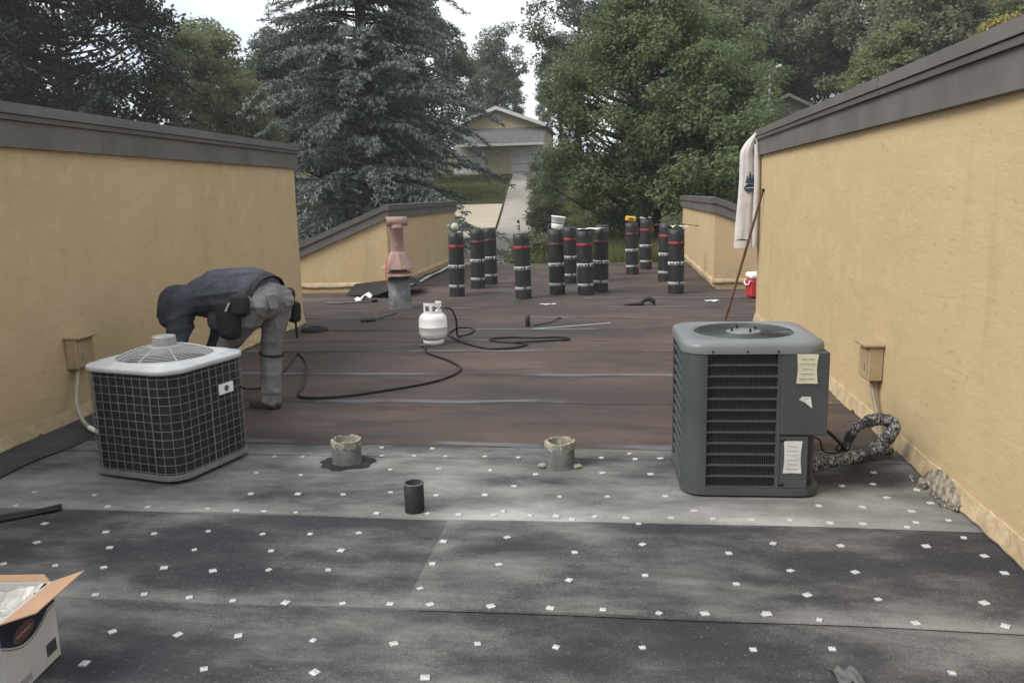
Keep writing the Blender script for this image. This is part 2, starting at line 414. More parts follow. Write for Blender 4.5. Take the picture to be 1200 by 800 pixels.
pm.loft([[(x, y, -.004) for x, y in pr], [(x, y, .001) for x, y in pr], [(x*.8, y*.8, .0022) for x, y in pr]], False)
pm.lathe([(.0045, .002), (.0045, .0035), (.001, .0042)], n=6)
pmesh = pm.mesh('nail_plate')
def roof_z(x, y):
    z = 0
    L = [(a, b, 0) for a, b in zip(GL, GL[1:])]+[(4.78, 5.08, 0)]+[(a, b, 0) for a, b in zip(BL, BL[1:])]
    for a, b, _ in L:
        if a-.05 <= y <= b: z = lap_z(y, a-.05, b)+und(x, y) + (.004 if (a == 2.92 and x > -.81) else 0)
    return z
for k, s_ in enumerate(PLATES.split()):
    x, y = map(float, s_.split(','))
    o = link('nail_plate', pmesh, 'plate', deck)
    o.location = (x, y, roof_z(x, y)+.0035)
    o.rotation_euler = (rnd.uniform(-.06, .06), rnd.uniform(-.06, .06), rnd.gauss(.25, .38))
    s = rnd.uniform(.76, 1.14); o.scale = (s*1.08, s, 1)

# ---- tall side walls
def fascia_run(th, p0, p1, zb, nrm, first, seglen=1.25, seed=0, ztilt=0.0, name='fascia_board'):
    """boards + coping pieces along a straight wall top from p0 to p1; nrm = outward normal (2-D)"""
    p0, p1 = Vector(p0), Vector(p1); L = (p1-p0).length; d = (p1-p0)/L
    r_ = random.Random(seed); t = 0.0; n = Vector(nrm)
    def piece(a, b, prof, nm, m):
        rings = []
        for tt in (a, b):
            c = p0+d*tt; z0 = zb+ztilt*tt
            rings.append([(c.x+n.x*u, c.y+n.y*u, z0+w) for u, w in prof])
        fl = d.x*n.y-d.y*n.x
        if fl > 0: rings = rings[::-1]
        MB().loft(rings, False).build(nm, m, th)
    while t < L-.01:
        e = min(L, t+seglen*r_.uniform(.9, 1.1))
        if L-e < .4: e = L
        j = r_.uniform(-.0015, .0015)
        piece(t+.0015, e-.0015, [(-.02, 0), (.045+j, 0), (.045+j, .172), (-.02, .172)], name, 'trim')
        t = e
    t = 0.0
    while t < L-.01:
        e = min(L, t+seglen*1.9)
        if L-e < .6: e = L
        j = r_.uniform(-.002, .002)
        piece(t+.001, e-.001, [(-.02, .174), (.066+j, .174), (.068+j, .205), (.060+j, .207), (.060+j, .212), (.078+j, .214), (.070+j, .285), (-.02, .293)], 'coping', 'trim2')
        t = e
def tall_wall(name, x0, x1, face, nx, label):
    th = empty(name, ((x0+x1)/2, 4, 0)); 
    w = MB(); y0, y1 = -4.0, YE
    # inner face as a lightly uneven grid, the rest as a box behind it
    w.b2(min(x0, x1)+(.004 if nx < 0 else 0), max(x0, x1)-(.004 if nx > 0 else 0), y0, y1, -.02, 2.235)
    ob = w.build('stucco_wall', 'stucco')
    ob.parent = th; ob.location = (-(x0+x1)/2, -4, 0)
    r_ = random.Random(int(abs(face)*100)); ph = [(r_.uniform(.8, 5), r_.uniform(.8, 5), r_.uniform(0, 6), r_.uniform(0, 6)) for _ in range(9)]
    NY, NZ = 140, 24; V = []; F = []
    for j in range(NZ+1):
        for i in range(NY+1):
            y = y0+(y1-y0)*i/NY; z = -.01+(2.2)*j/NZ
            b = .0016*sum(math.sin(a*y+p)*math.sin(bb*z+q) for a, bb, p, q in ph)
            V.append((face+nx*(.002+abs(b)*.9), y, z))
    for j in range(NZ):
        for i in range(NY):
            q = (j*(NY+1)+i, j*(NY+1)+i+1, (j+1)*(NY+1)+i+1, (j+1)*(NY+1)+i)
            F.append(q if nx < 0 else q[::-1])
    me = bpy.data.meshes.new('stucco_face'); me.from_pydata(V, [], [f[::-1] for f in F]); me.polygons.foreach_set('use_smooth', [True]*len(F)); me.update()
    o = link('stucco_face', me, 'stucco', th); o.location = (-(x0+x1)/2, -4, 0)
    return th
def shift_children(th):
    for ch in th.children:
        if ch.location.length < 1e-6: ch.location = -th.location
def base_flash(th, face, nx, y0, y1, seed, h=.11):
    """painted strip folded over the foot of the wall, ragged lower edge"""
    r_ = random.Random(seed); mb = MB(); n = int((y1-y0)/.045); rings = []
    for i in range(n+1):
        y = y0+(y1-y0)*i/n; a = r_.uniform(-.006, .006)+.006*math.sin(y*7); b = r_.uniform(-.004, .004)
        t = .012+.006*math.sin(y*3.3)
        if r_.random() < .06: a += .02
        rings.append([(face-nx*.003, y, h+b), (face+nx*(.008+t*.2), y, h+b-.004), (face+nx*(.022+t*.6), y, .022+a), (face+nx*(.018+t*.6), y, .012+a), (face-nx*.003, y, .004)])
    if nx > 0: rings = rings[::-1]
    mb.loft(rings, False); return mb.build('base_flashing', 'flash', th)
wallL = tall_wall('left_wall', -8.6, XL, XL, 1, '')
tag(wallL, 'tan stucco wall in shade with grey fascia, behind the wire-caged air conditioner', 'wall')
fascia_run(wallL, (XL, -4.0), (XL, YE+.06), 1.96, (1, 0), 0, seed=1)
fascia_run(wallL, (-8.6, YE), (XL-.022, YE), 1.96, (0, 1), 0, seed=2)
MB().b2(-8.58, XL-.02, -3.98, YE-.02, 2.2, 2.24).build('wall_roofing', 'shingle', wallL)
base_flash(wallL, XL, 1, -4, YE, 1)
wallR = tall_wall('right_wall', XR, 6.6, XR, -1, '')
tag(wallR, 'brightly lit tan stucco wall with grey fascia, beside the louvred air conditioner', 'wall')
fascia_run(wallR, (XR, -4.0), (XR, YE+.06), 1.955, (-1, 0), 0, seed=3)
fascia_run(wallR, (XR+.022, YE), (6.6, YE), 1.955, (0, 1), 0, seed=4)
MB().b2(XR+.02, 6.58, -3.98, YE-.02, 2.2, 2.24).build('wall_roofing', 'shingle', wallR)
base_flash(wallR, XR, -1, -4, YE, 2, .12)
# crumbled render at the foot of the right wall
r_ = random.Random(8); mb = MB(); NU, NV = 26, 7; V = []; F = []
for j in range(NV):
    for i in range(NU):
        y = 4.00+i*(.46/(NU-1)); v = j/(NV-1); e = math.sin(PI*i/(NU-1))**.6*math.sin(PI*min(1, v+.15))
        V.append((XR+.002-(.036*(1-v)+.014)-(r_.uniform(0, .009)*e), y+r_.uniform(-.008, .008), .012+v*.115*(.55+.45*math.sin(PI*i/(NU-1)))+r_.uniform(-.006, .006)))
for j in range(NV-1):
    for i in range(NU-1): F.append((j*NU+i, (j+1)*NU+i, (j+1)*NU+i+1, j*NU+i+1))
mb.add(V, F)
for k in range(26):
    y = r_.uniform(4.0, 4.48); s = r_.uniform(.006, .018)
    mb.box((XR-.05-r_.uniform(.0, .05), y, .010+s/2+r_.uniform(0, .012)), (s, s*r_.uniform(.8, 2), s*r_.uniform(.6, 1.2)), rot=Matrix.Rotation(r_.uniform(0, 3), 3, Vector((r_.random(), r_.random(), r_.random())).normalized()))
o = mb.build('broken_stucco', 'rubble', wallR); o['label'] = 'crumbling grey patch of broken render at the wall foot'
shift_children(wallL); shift_children(wallR)

# ---- low pitched wings at the back
def wing(name, xc, sgn, xo, label):
    yf, yb = 13.7, 19.9; zc = 1.455; sl = .40
    zo = zc-sl*abs(xo-xc)
    th = empty(name, (xc, yf, 0))
    def P(x, y, z): return (x-xc, y-yf, z)
    w = MB()
    zt = lambda x: zc-sl*abs(x-xc)-.04
    V = [P(xc, yf, -.6), P(xo, yf, -.6), P(xo, yf, zt(xo)), P(xc, yf, zt(xc)), P(xc, yb, -.6), P(xo, yb, -.6), P(xo, yb, zt(xo)), P(xc, yb, zt(xc))]
    F = [(0, 1, 2, 3), (5, 4, 7, 6), (4, 0, 3, 7), (1, 5, 6, 2), (3, 2, 6, 7), (0, 4, 5, 1)]
    if sgn < 0: F = [f[::-1] for f in F]
    w.add(V, F); w.build('stucco_wall', 'stucco', th)
    def bar(a, b, n, prof, nm, m):
        rings = [[(p[0]-xc+n[0]*u, p[1]-yf+n[1]*u, p[2]+v) for u, v in prof] for p in (a, b)]
        dd = (b[0]-a[0], b[1]-a[1])
        if dd[0]*n[1]-dd[1]*n[0] > 0: rings = rings[::-1]
        MB().loft(rings, False).build(nm, m, th)
    lo = [(-.02, -.24), (.05, -.24), (.05, -.095), (-.02, -.095)]; hi = [(-.02, -.093), (.075, -.093), (.075, 0), (-.02, .01)]
    for prof, nm, m in ((lo, 'fascia_board', 'trim'), (hi, 'coping', 'trim2')):
        ex = .05 if nm == 'fascia_board' else .075
        bar((xc+sgn*.022, yf, zc-.022*sl), (xo, yf, zo), (0, -1), prof, nm, m)
        bar((xc, yf-ex, zc), (xc, yf+3.2, zc), (-sgn, 0), prof, nm, m)
        bar((xc, yf+3.203, zc), (xc, yb, zc), (-sgn, 0), prof, nm, m)
    rs = MB(); V = [P(xc-sgn*.02, yf-.02, zc+.008), P(xo, yf-.02, zo+.008), P(xo, yb, zo+.008), P(xc-sgn*.02, yb, zc+.008)]
    rs.add(V+[(a, b, c-.03) for a, b, c in V], [(0, 1, 2, 3), (7, 6, 5, 4), (0, 4, 5, 1), (1, 5, 6, 2), (2, 6, 7, 3), (3, 7, 4, 0)] if sgn > 0 else [(3, 2, 1, 0), (4, 5, 6, 7), (1, 5, 4, 0), (2, 6, 5, 1), (3, 7, 6, 2), (0, 4, 7, 3)])
    rs.build('roof_covering', 'shingle', th)
    # flashing along both feet
    r_ = random.Random(5)
    for run in (0, 1):
        L = abs(xo-xc) if run == 0 else yb-yf; n = int(L/.08); rings = []
        for i in range(n+1):
            t = L*i/n; a = r_.uniform(-.006, .006)+.006*math.sin(t*4)
            if run == 0: c = (sgn*t, 0); nn = (0, -1)
            else: c = (0, t); nn = (-sgn, 0)
            rings.append([(c[0]+nn[0]*u, c[1]+nn[1]*u, z) for u, z in ((-.003, .145), (.008, .142), (.03, .075+a), (.026, .066+a), (-.003, .06))])
        rings = rings if (run == 0) == (sgn < 0) else rings[::-1]
        MB().loft(rings, True).build('base_flashing', 'flash', th)
    tag(th, label, 'wall'); return th
wingL = wing('low_wall', -3.82, -1, -7.3, 'low tan stucco wing wall with raked grey coping behind the clay-coloured vent')
wingR = wing('low_wall', 1.64, 1, 5.0, 'low tan stucco wing wall with raked grey coping behind the red cooler')

# ================================================================== AIR CONDITIONERS
M['ac_white'] = simple('light_grey_enamel', (.58, .59, .60), (.44, .45, .46), 5, .4, .08, 30, .003, spec=.5)
M['ac_grey'] = simple('grey_enamel', (.070, .079, .083), (.050, .057, .061), 2.2, .5, .1, 40, .003, spec=.45)
M['ac_top'] = simple('grey_top_enamel', (.175, .192, .20), (.14, .154, .16), 3, .42, .08, 40, .003, spec=.5)
M['wire'] = simple('coated_wire', (.23, .235, .245), (.16, .165, .17), 9, .5, 0)
M['fin'] = simple('coil_fins', (.030, .031, .034), (.016, .017, .019), 14, .7, .5, 45, .01)
def ring_at(s, r, z, n=5, sy=None): return [(x, y, z) for x, y in rsq(s, sy or s, r, n)]
def ac_caged(loc, rz):
    th = empty('air_conditioner', loc, rz)
    S = .66; R_ = .12; H = .66
    b = MB(); b.loft([ring_at(S*.96, R_, .012), ring_at(S+.01, R_, .02), ring_at(S+.012, R_, .045), ring_at(S-.02, R_, .05)], False); b.build('base_pan', 'wire', th)
    for sx in (-1, 1):
        for sy in (-1, 1): MB().lathe([(.035, 0), (.035, .014)], (sx*.2, sy*.2, -.002), 12).build('rubber_foot', 'black', th)
    c = MB(); c.loft([ring_at(S-.018, R_-.006, .046), ring_at(S-.018, R_-.006, H-.028)], False); c.build('coil', 'fin', th)
    # wire cage
    g = MB(); out = rsq(S+.006, S+.006, R_+.003, 7)
    for k in range(12):
        z = .062+k*(H-.062-.055)/11
        g.tube([(x, y, z) for x, y in out], .0019, 5, closed=True)
    per = []; 
    for i in range(len(out)):
        a, b2 = Vector((*out[i], 0)), Vector((*out[(i+1) % len(out)], 0)); per.append((a, b2, (b2-a).length))
    tot = sum(p[2] for p in per); nw = 42
    for k in range(nw):
        d = tot*k/nw
        for a, b2, L in per:
            if d <= L: break
            d -= L
        p = a+(b2-a)*(d/L); thick = k % 7 == 3
        g.tube([(p.x, p.y, .05), (p.x, p.y, H-.04)], .0036 if thick else .0019, 5)
    g.build('wire_cage', 'wire', th)
    # lid with rolled edge and shallow step up to the fan ring
    t = MB(); s0 = S+.03; rr_ = R_+.015
    circ = lambda r, z: [(r*math.cos(2*PI*(i+.5)/24), r*math.sin(2*PI*(i+.5)/24), z) for i in range(24)]
    sq = rsq(s0, s0, rr_, 5, 8); 
    def ring_from(s_, r2, z): return [(x, y, z) for x, y in rsq(s_, s_, r2, 5, 8)]
    # circle resampled on the same angles as the square's points, so the two can be bridged
    angs = [math.atan2(y, x) for x, y in sq]
    cir = lambda r, z: [(r*math.cos(a), r*math.sin(a), z) for a in angs]
    t.loft([ring_from(s0-.012, rr_, H-.031), ring_from(s0, rr_, H-.028), ring_from(s0, rr_, H-.006), ring_from(s0-.012, rr_-.004, H), ring_from(s0-.085, rr_-.02, H+.004), ring_from(s0-.10, rr_-.02, H+.014),
            cir(.272, H+.018), cir(.268, H+.012), cir(.266, H-.06)], True, False)
    t.add(ring_from(s0-.012, rr_, H-.031), [tuple(range(len(sq)))[::-1]])
    t.build('lid', 'ac_white', th)
    f = MB(); f.lathe([(.262, H-.05), (.05, H-.052)], n=24); f.build('fan_well', 'black_metal', th)
    fb = MB()
    for k in range(3):
        a = k*2*PI/3
        q = [(.04, -.02, H-.03), (.24, -.085, H-.038), (.25, .07, H-.012), (.04, .03, H-.02)]
        fb.add([(x*math.cos(a)-y*math.sin(a), x*math.sin(a)+y*math.cos(a), z) for x, y, z in q]+[(x*math.cos(a)-y*math.sin(a), x*math.sin(a)+y*math.cos(a), z-.003) for x, y, z in q], [(0, 1, 2, 3), (7, 6, 5, 4), (0, 4, 5, 1), (1, 5, 6, 2), (2, 6, 7, 3), (3, 7, 4, 0)])
    fb.build('fan_blades', 'ac_grey', th)
    fg = MB(); dome = lambda r: H+.018+.062*(1-(r/.275)**2)
    for k in range(13):
        r = .085+k*.0155; fg.tube([(r*math.cos(2*PI*i/40), r*math.sin(2*PI*i/40), dome(r)) for i in range(40)], .0022, 5, closed=True)
    for k in range(8):
        a = 2*PI*k/8+.2; fg.tube([(r*math.cos(a), r*math.sin(a), dome(r)-.004) for r in (.06, .1, .15, .2, .25, .277)], .0038, 5)
    fg.build('fan_guard', 'ac_white', th)
    mc = MB(); mc.lathe([(.0, H+.066), (.098, H+.067), (.098, H+.073), (.068, H+.074), (.067, H+.126), (.062, H+.131), (.0, H+.132)], n=28, smooth=False); mc.build('motor_cap', 'duct', th)
    # name plate on the right-hand face
    pl = MB(); pl.box((S/2+.012, .10, .47), (.006, .125, .062), bev=.002); p_ = pl.build('name_plate', 'white', th)
    e = MB(); e.lathe([(.0, 0), (.019, 0), (.019, .002), (.0, .002)], (S/2+.0152, .10, .47), 14, False, Matrix.Rotation(PI/2, 3, 'Y')); e.build('emblem', 'galv', p_)
    for k in range(3): MB().box((S/2+.0176, .10, .461+k*.009), (.0015, .026-.006*abs(k-1), .003)).build('emblem_bar', 'ink', p_)
    for i, (sx, sy) in enumerate(((1, 1), (1, -1), (-1, 1), (-1, -1))):
        MB().lathe([(.008, H+.002), (.008, H+.008), (.003, H+.010)], (sx*.245, sy*.245, 0), 8).build('screw', 'galv', th)
    return tag(th, 'pale wire-caged air conditioner with domed fan guard beside the bending man', 'air conditioner')
ac_caged((-2.655, 4.52, .012), -.245)

def ac_louvred(loc, rz):
    th = empty('air_conditioner', loc, rz)
    W = .70; D = .70; H = .80; R_ = .11; hw, hd = W/2, D/2
    b = MB(); b.loft([ring_at(W*.95, R_, .004), ring_at(W+.004, R_, .012), ring_at(W+.004, R_, .05), ring_at(W-.04, R_, .052)], False); b.build('base_pan', 'ac_grey', th)
    MB().b2(-hw+.05, hw-.05, -hd+.05, hd-.05, -.012, .006).build('support_pad', 'black', th)
    c = MB(); c.loft([ring_at(W-.07, R_-.03, .05), ring_at(W-.07, R_-.03, H-.04)], False); c.build('coil', 'fin', th)
    # thin upright guard wires in front of the coil
    g = MB()
    for i in range(34):
        x = -hw+.115+i*(.36/33); g.tube([(x, -hd+.020, .055), (x, -hd+.020, H-.045)], .0016, 4)
    for i in range(46):
        y = -hd+.115+i*(.47/45); g.tube([(-hw+.020, y, .055), (-hw+.020, y, H-.045)], .0016, 4)
    g.build('guard_wires', 'ac_grey', th)
    # corner posts: arcs
    def post(cx, cy, a0, a1):
        m_ = MB(); rings = []
        for z in (.048, H-.035):
            o_ = [(cx+R_*math.cos(a0+(a1-a0)*i/8), cy+R_*math.sin(a0+(a1-a0)*i/8), z) for i in range(9)]
            i_ = [(cx+(R_-.012)*math.cos(a0+(a1-a0)*i/8), cy+(R_-.012)*math.sin(a0+(a1-a0)*i/8), z) for i in range(8, -1, -1)]
            rings.append(o_+i_)
        m_.loft(rings, False); m_.build('corner_post', 'ac_grey', th)
    post(-hw+R_, -hd+R_, PI*.98, PI*1.52); post(-hw+R_, hd-R_, PI*.48, PI*1.02); post(hw-R_, hd-R_, -.02*PI, PI*.52)
    # louvre bands
    x0, x1 = -hw+R_-.012, hw-.225
    nl = 11
    lz = [.058+k*(H-.10-.058)/(nl) for k in range(nl+1)]
    lm = MB(); L = x1-x0
    lm.add([(0, 0, 0), (L, 0, 0), (L, -.001, .0065), (0, -.001, .0065), (0, .014, .009), (L, .014, .009), (L, .012, .0), (0, .012, 0)], [(0, 1, 2, 3), (3, 2, 5, 4), (7, 6, 1, 0), (4, 5, 6, 7), (0, 3, 4, 7), (1, 6, 5, 2)])
    me = lm.mesh('louver'); me.materials.append(M['ac_grey'])
    for z in lz:
        o = link('louver', me, None, th); o.location = (x0, -hd+.002, z-.008)
    ls = MB(); L2 = D-2*R_+.03
    ls.add([(0, 0, 0), (0, L2, 0), (-.001, L2, .0065), (-.001, 0, .0065), (.014, 0, .009), (.014, L2, .009), (.012, L2, 0), (.012, 0, 0)], [(3, 2, 1, 0), (4, 5, 2, 3), (0, 1, 6, 7), (7, 6, 5, 4), (7, 4, 3, 0), (2, 5, 6, 1)])
    me2 = ls.mesh('louver'); me2.materials.append(M['ac_grey'])
    for z in lz:
        o = link('louver', me2, None, th); o.location = (-hw+.002, -hd+R_-.015, z-.008)
    # right-hand control cabinet: upper panel, stepped-back lower panel
    MB().b2(x1-.012, x1+.008, -hd+.0, -hd+.03, .05, H-.035).build('panel_rail', 'ac_grey', th)
    MB().b2(x1+.009, hw+.012, -hd-.004, hd-R_-.02, .335, H-.036, .006).build('control_panel', 'ac_grey', th)
    MB().b2(x1+.009, hw-.075, -hd+.002, -hd+.25, .05, .328, .004).build('service_panel', 'ac_grey', th)
    MB().b2(hw-.095, hw-.02, -hd+.10, hd-R_-.04, .05, .333, .004).build('valve_panel', 'ac_grey', th)
    for z in (.31, .075): MB().lathe([(.011, 0), (.011, .006), (.004, .009)], (x1+.022, -hd+.002, z), 8, True, Matrix.Rotation(PI/2, 3, 'X')).build('screw', 'black_metal', th)
    for x in (-.21, -.04, .11): MB().lathe([(.006, 0), (.006, .004)], (x, -hd-.006, H-.032), 8, True, Matrix.Rotation(PI/2, 3, 'X')).build('screw', 'black_metal', th)
    # lid: rolled edges, round fan opening
    t = MB(); s0 = W+.014; rr_ = R_+.008
    sq = rsq(s0, s0, rr_, 6, 8); angs = [math.atan2(y, x) for x, y in sq]
    rf = lambda s_, r2, z: [(x, y, z) for x, y in rsq(s_, s_, r2, 6, 8)]
    cir = lambda r, z: [(r*math.cos(a), r*math.sin(a), z) for a in angs]
    t.loft([rf(s0, rr_, H-.045), rf(s0+.003, rr_, H-.012), rf(s0-.008, rr_, H+.003), rf(s0-.030, rr_, H+.011), rf(s0-.08, rr_-.01, H+.015), cir(.268, H+.018), cir(.258, H+.008), cir(.254, H-.05)], True, False)
    t.add(rf(s0, rr_, H-.045), [tuple(range(len(sq)))[::-1]])
    t.build('lid', 'ac_top', th)
    MB().lathe([(.252, H-.05), (.02, H-.055)], n=24).build('fan_well', 'black_metal', th)
    fb = MB()
    for k in range(4):
        a = k*PI/2+.5; q = [(.04, -.03, H-.02), (.235, -.08, H-.03), (.24, .07, H-.004), (.04, .04, H-.012)]
        V = [(x*math.cos(a)-y*math.sin(a), x*math.sin(a)+y*math.cos(a), z) for x, y, z in q]
        fb.add(V+[(x, y, z-.003) for x, y, z in V], [(0, 1, 2, 3), (7, 6, 5, 4), (0, 4, 5, 1), (1, 5, 6, 2), (2, 6, 7, 3), (3, 7, 4, 0)])
    fb.build('fan_blades', 'ac_grey', th)
    fg = MB()
    for k in range(11):
        r = .105+k*.0145; fg.tube([(r*math.cos(2*PI*i/40), r*math.sin(2*PI*i/40), H+.012+.004*k/11) for i in range(40)], .0021, 5, closed=True)
    for k in range(8):
        a = 2*PI*k/8+.2; fg.tube([(.09*math.cos(a), .09*math.sin(a), H+.009), (.264*math.cos(a), .264*math.sin(a), H+.012)], .0032, 5)
    fg.build('fan_guard', 'ac_grey', th)
    MB().lathe([(.0, H+.0), (.092, H+.006), (.094, H+.013), (.085, H+.016), (.0, H+.017)], n=28).build('motor_plate', 'ac_top', th)
    for k in range(4):
        a = k*PI/2+.35; MB().lathe([(.006, H+.018), (.006, H+.036)], (.07*math.cos(a), .07*math.sin(a), 0), 8).build('bolt', 'black_metal', th)
    # stuck-on papers
    def paper(x0, x1, z0, z1, y, m, nm, lab, curl=.004, poly=None):
        n = 6; V = []; F = []
        for j in range(n+1):
            for i in range(n+1):
                u, v = i/n, j/n; xx = lerp(x0, x1, u)+.006*math.sin(v*PI)*(1 if u < .5 else -1)*(1 if poly is None else 0); zz = lerp(z0, z1, v)
                V.append((xx, y-.002-curl*abs(u-.5)*abs(v-.5)*4-.001*math.sin(u*9+v*5), zz))
        for j in range(n):
            for i in range(n):
                if poly and (i+j*.9 < 3.0 or i > 5.2): continue
                q = [j*(n+1)+i, j*(n+1)+i+1, (j+1)*(n+1)+i+1, (j+1)*(n+1)+i]; F.append(tuple(q))
        o = MB().add(V, F, True).build(nm, m, th); o['label'] = lab; return o
    yp = -hd-.005
    p1 = paper(hw-.150, hw-.045, .605, .755, yp, 'paper_y', 'paper_label', 'yellowed wiring notice stuck to the upper panel')
    p2 = MB().add([(hw-.132, yp-.002, .522), (hw-.118, yp-.006, .540), (hw-.076, yp-.003, .538), (hw-.066, yp-.004, .478), (hw-.100, yp-.002, .506)], [(0, 4, 3, 2, 1)]).build('paper_scrap', 'paper', th); p2['label'] = 'torn scrap of white label'
    p3 = paper(hw-.198, hw-.105, .135, .305, -hd+.001, 'paper', 'paper_label', 'white rating label on the lower panel', .003, 1 if False else None)
    for k in range(5): MB().box((hw-.098, yp-.0062, .630+k*.025), (.075-.012*(k % 3), .0006, .0022)).build('print_line', 'galv', p1)
    for k in range(6): MB().box((hw-.152, -hd-.0052, .158+k*.024), (.060-.01*(k % 2), .0006, .0016)).build('print_line', 'galv', p3)
    return tag(th, 'grey louvred air conditioner with peeling paper labels near the sunlit wall', 'air conditioner')
ac_louvred((.70, 4.485, .012), .02)

# ---- disconnect boxes and conduits
M['boxpaint'] = simple('tan_box_paint', (.42, .32, .19), (.33, .25, .15), 5, .6, .1, 30, .003)
M['conduit'] = simple('grey_conduit', (.30, .26, .20), (.22, .19, .15), 8, .6, .2, 60, .004)
M['conduit_l'] = simple('pale_conduit', (.42, .37, .29), (.32, .28, .22), 8, .55, .2, 60, .004)
def disconnect(face, n, y, z, w, h, lab):
    th = empty('disconnect_box', (face+n*.006, y, z))
    MB().box((n*.045, 0, 0), (.09, w, h), bev=.006).build('box_body', 'boxpaint', th)
    MB().box((n*.062, 0, h/2+.008), (.125, w+.03, .018), bev=.004).build('box_hood', 'boxpaint', th)
    MB().box((n*.094, -.004, -.008), (.010, w-.03, h-.04), bev=.003).build('box_door', 'boxpaint', th)
    MB().box((n*.101, -w*.28, -.02), (.012, .012, .05), bev=.003).build('latch', 'conduit', th)
    return tag(th, lab, 'electrical box')
disconnect(XL, 1, 5.49, .515, .20, .22, 'tan electrical disconnect box on the shaded wall behind the caged air conditioner')
disconnect(XR, -1, 5.40, .47, .19, .22, 'tan electrical disconnect box on the sunlit wall behind the louvred air conditioner')
o = MB().tube(spline([(XL+.05, 5.45, .405), (XL+.06, 5.42, .36), (XL+.10, 5.33, .26), (XL+.13, 5.27, .18), (XL+.19, 5.22, .09), (XL+.30, 5.14, .045), (XL+.45, 5.05, .028)]), .014, 8).build('conduit', 'conduit_l')
tag(o, 'pale flexible conduit curving from the box on the shaded wall', 'conduit')
o2 = MB().tube(spline([(XL+.45, 5.05, .028), (-3.35, 4.93, .022), (-3.18, 4.78, .03), (-3.02, 4.70, .08)]), .011, 8).build('black_cable', 'rubber', o)
o3 = MB().tube(spline([(XL+.30, 5.14, .045), (XL+.37, 5.095, .036), (XL+.45, 5.05, .028)]), .017, 8).build('coupling', 'white', o)
o = MB().tube(spline([(XR-.05, 5.37, .362), (XR-.05, 5.35, .30), (XR-.045, 5.30, .22), (XR-.05, 5.22, .15), (XR-.07, 5.10, .10), (XR-.10, 4.98, .07)]), .015, 8).build('conduit', 'conduit')
tag(o, 'grey flexible conduit running down from the box on the sunlit wall', 'conduit')

# ---- insulated refrigerant line loop
def insul():
    t = NT('tape_wrapped_insulation')
    f = t.noise(75, 4, .8, (1, 1, .6)); g = t.noise(8, 3, .6, offset=(3, 0, 0))
    m_ = t.math('MULTIPLY', t.rampf(f, .49, .56), t.rampf(g, .36, .52))
    return t.done(t.mix(m_, (.022, .022, .024), (.42, .43, .44)), .6, t.bump(f, .7, .008))
M['insul'] = insul()
ls = empty('refrigerant_line', (1.05, 4.5, 0))
def rel(P): return [(x-1.05, y-4.5, z) for x, y, z in P]
r_ = random.Random(4)
def lumpy(P, r, a=.12): return [r*(1+r_.uniform(-a, a)) for _ in P]
P1 = spline(rel([(.99, 4.42, .08), (1.10, 4.46, .085), (1.24, 4.52, .095), (1.37, 4.60, .10), (1.48, 4.64, .14), (1.555, 4.68, .20), (1.57, 4.70, .255), (1.51, 4.72, .275), (1.43, 4.70, .265)]), 7)
MB().tube(P1, lumpy(P1, .036), 10).build('insulated_pipe', 'insul', ls)
P2 = spline(rel([(1.43, 4.70, .265), (1.37, 4.69, .23), (1.33, 4.68, .17), (1.32, 4.68, .11), (1.36, 4.70, .06), (1.46, 4.78, .045), (1.62, 4.86, .05)]), 7)
MB().tube(P2, lumpy(P2, .028), 10).build('insulated_pipe', 'insul', ls)
P3 = spline(rel([(1.03, 4.40, .30), (1.08, 4.44, .31), (1.17, 4.50, .26), (1.25, 4.54, .18), (1.31, 4.58, .11), (1.40, 4.63, .07)]), 6)
MB().tube(P3, .010, 7).build('copper_tube', 'rubber', ls)
P4 = spline(rel([(1.04, 4.42, .27), (1.12, 4.48, .22), (1.15, 4.50, .15), (1.24, 4.55, .13), (1.26, 4.53, .19), (1.22, 4.52, .16), (1.30, 4.58, .10)]), 6)
MB().tube(P4, .005, 6).build('control_wire', 'rubber', ls)
tag(ls, 'looped refrigerant pipe in worn black and silver insulation beside the louvred unit', 'pipe')

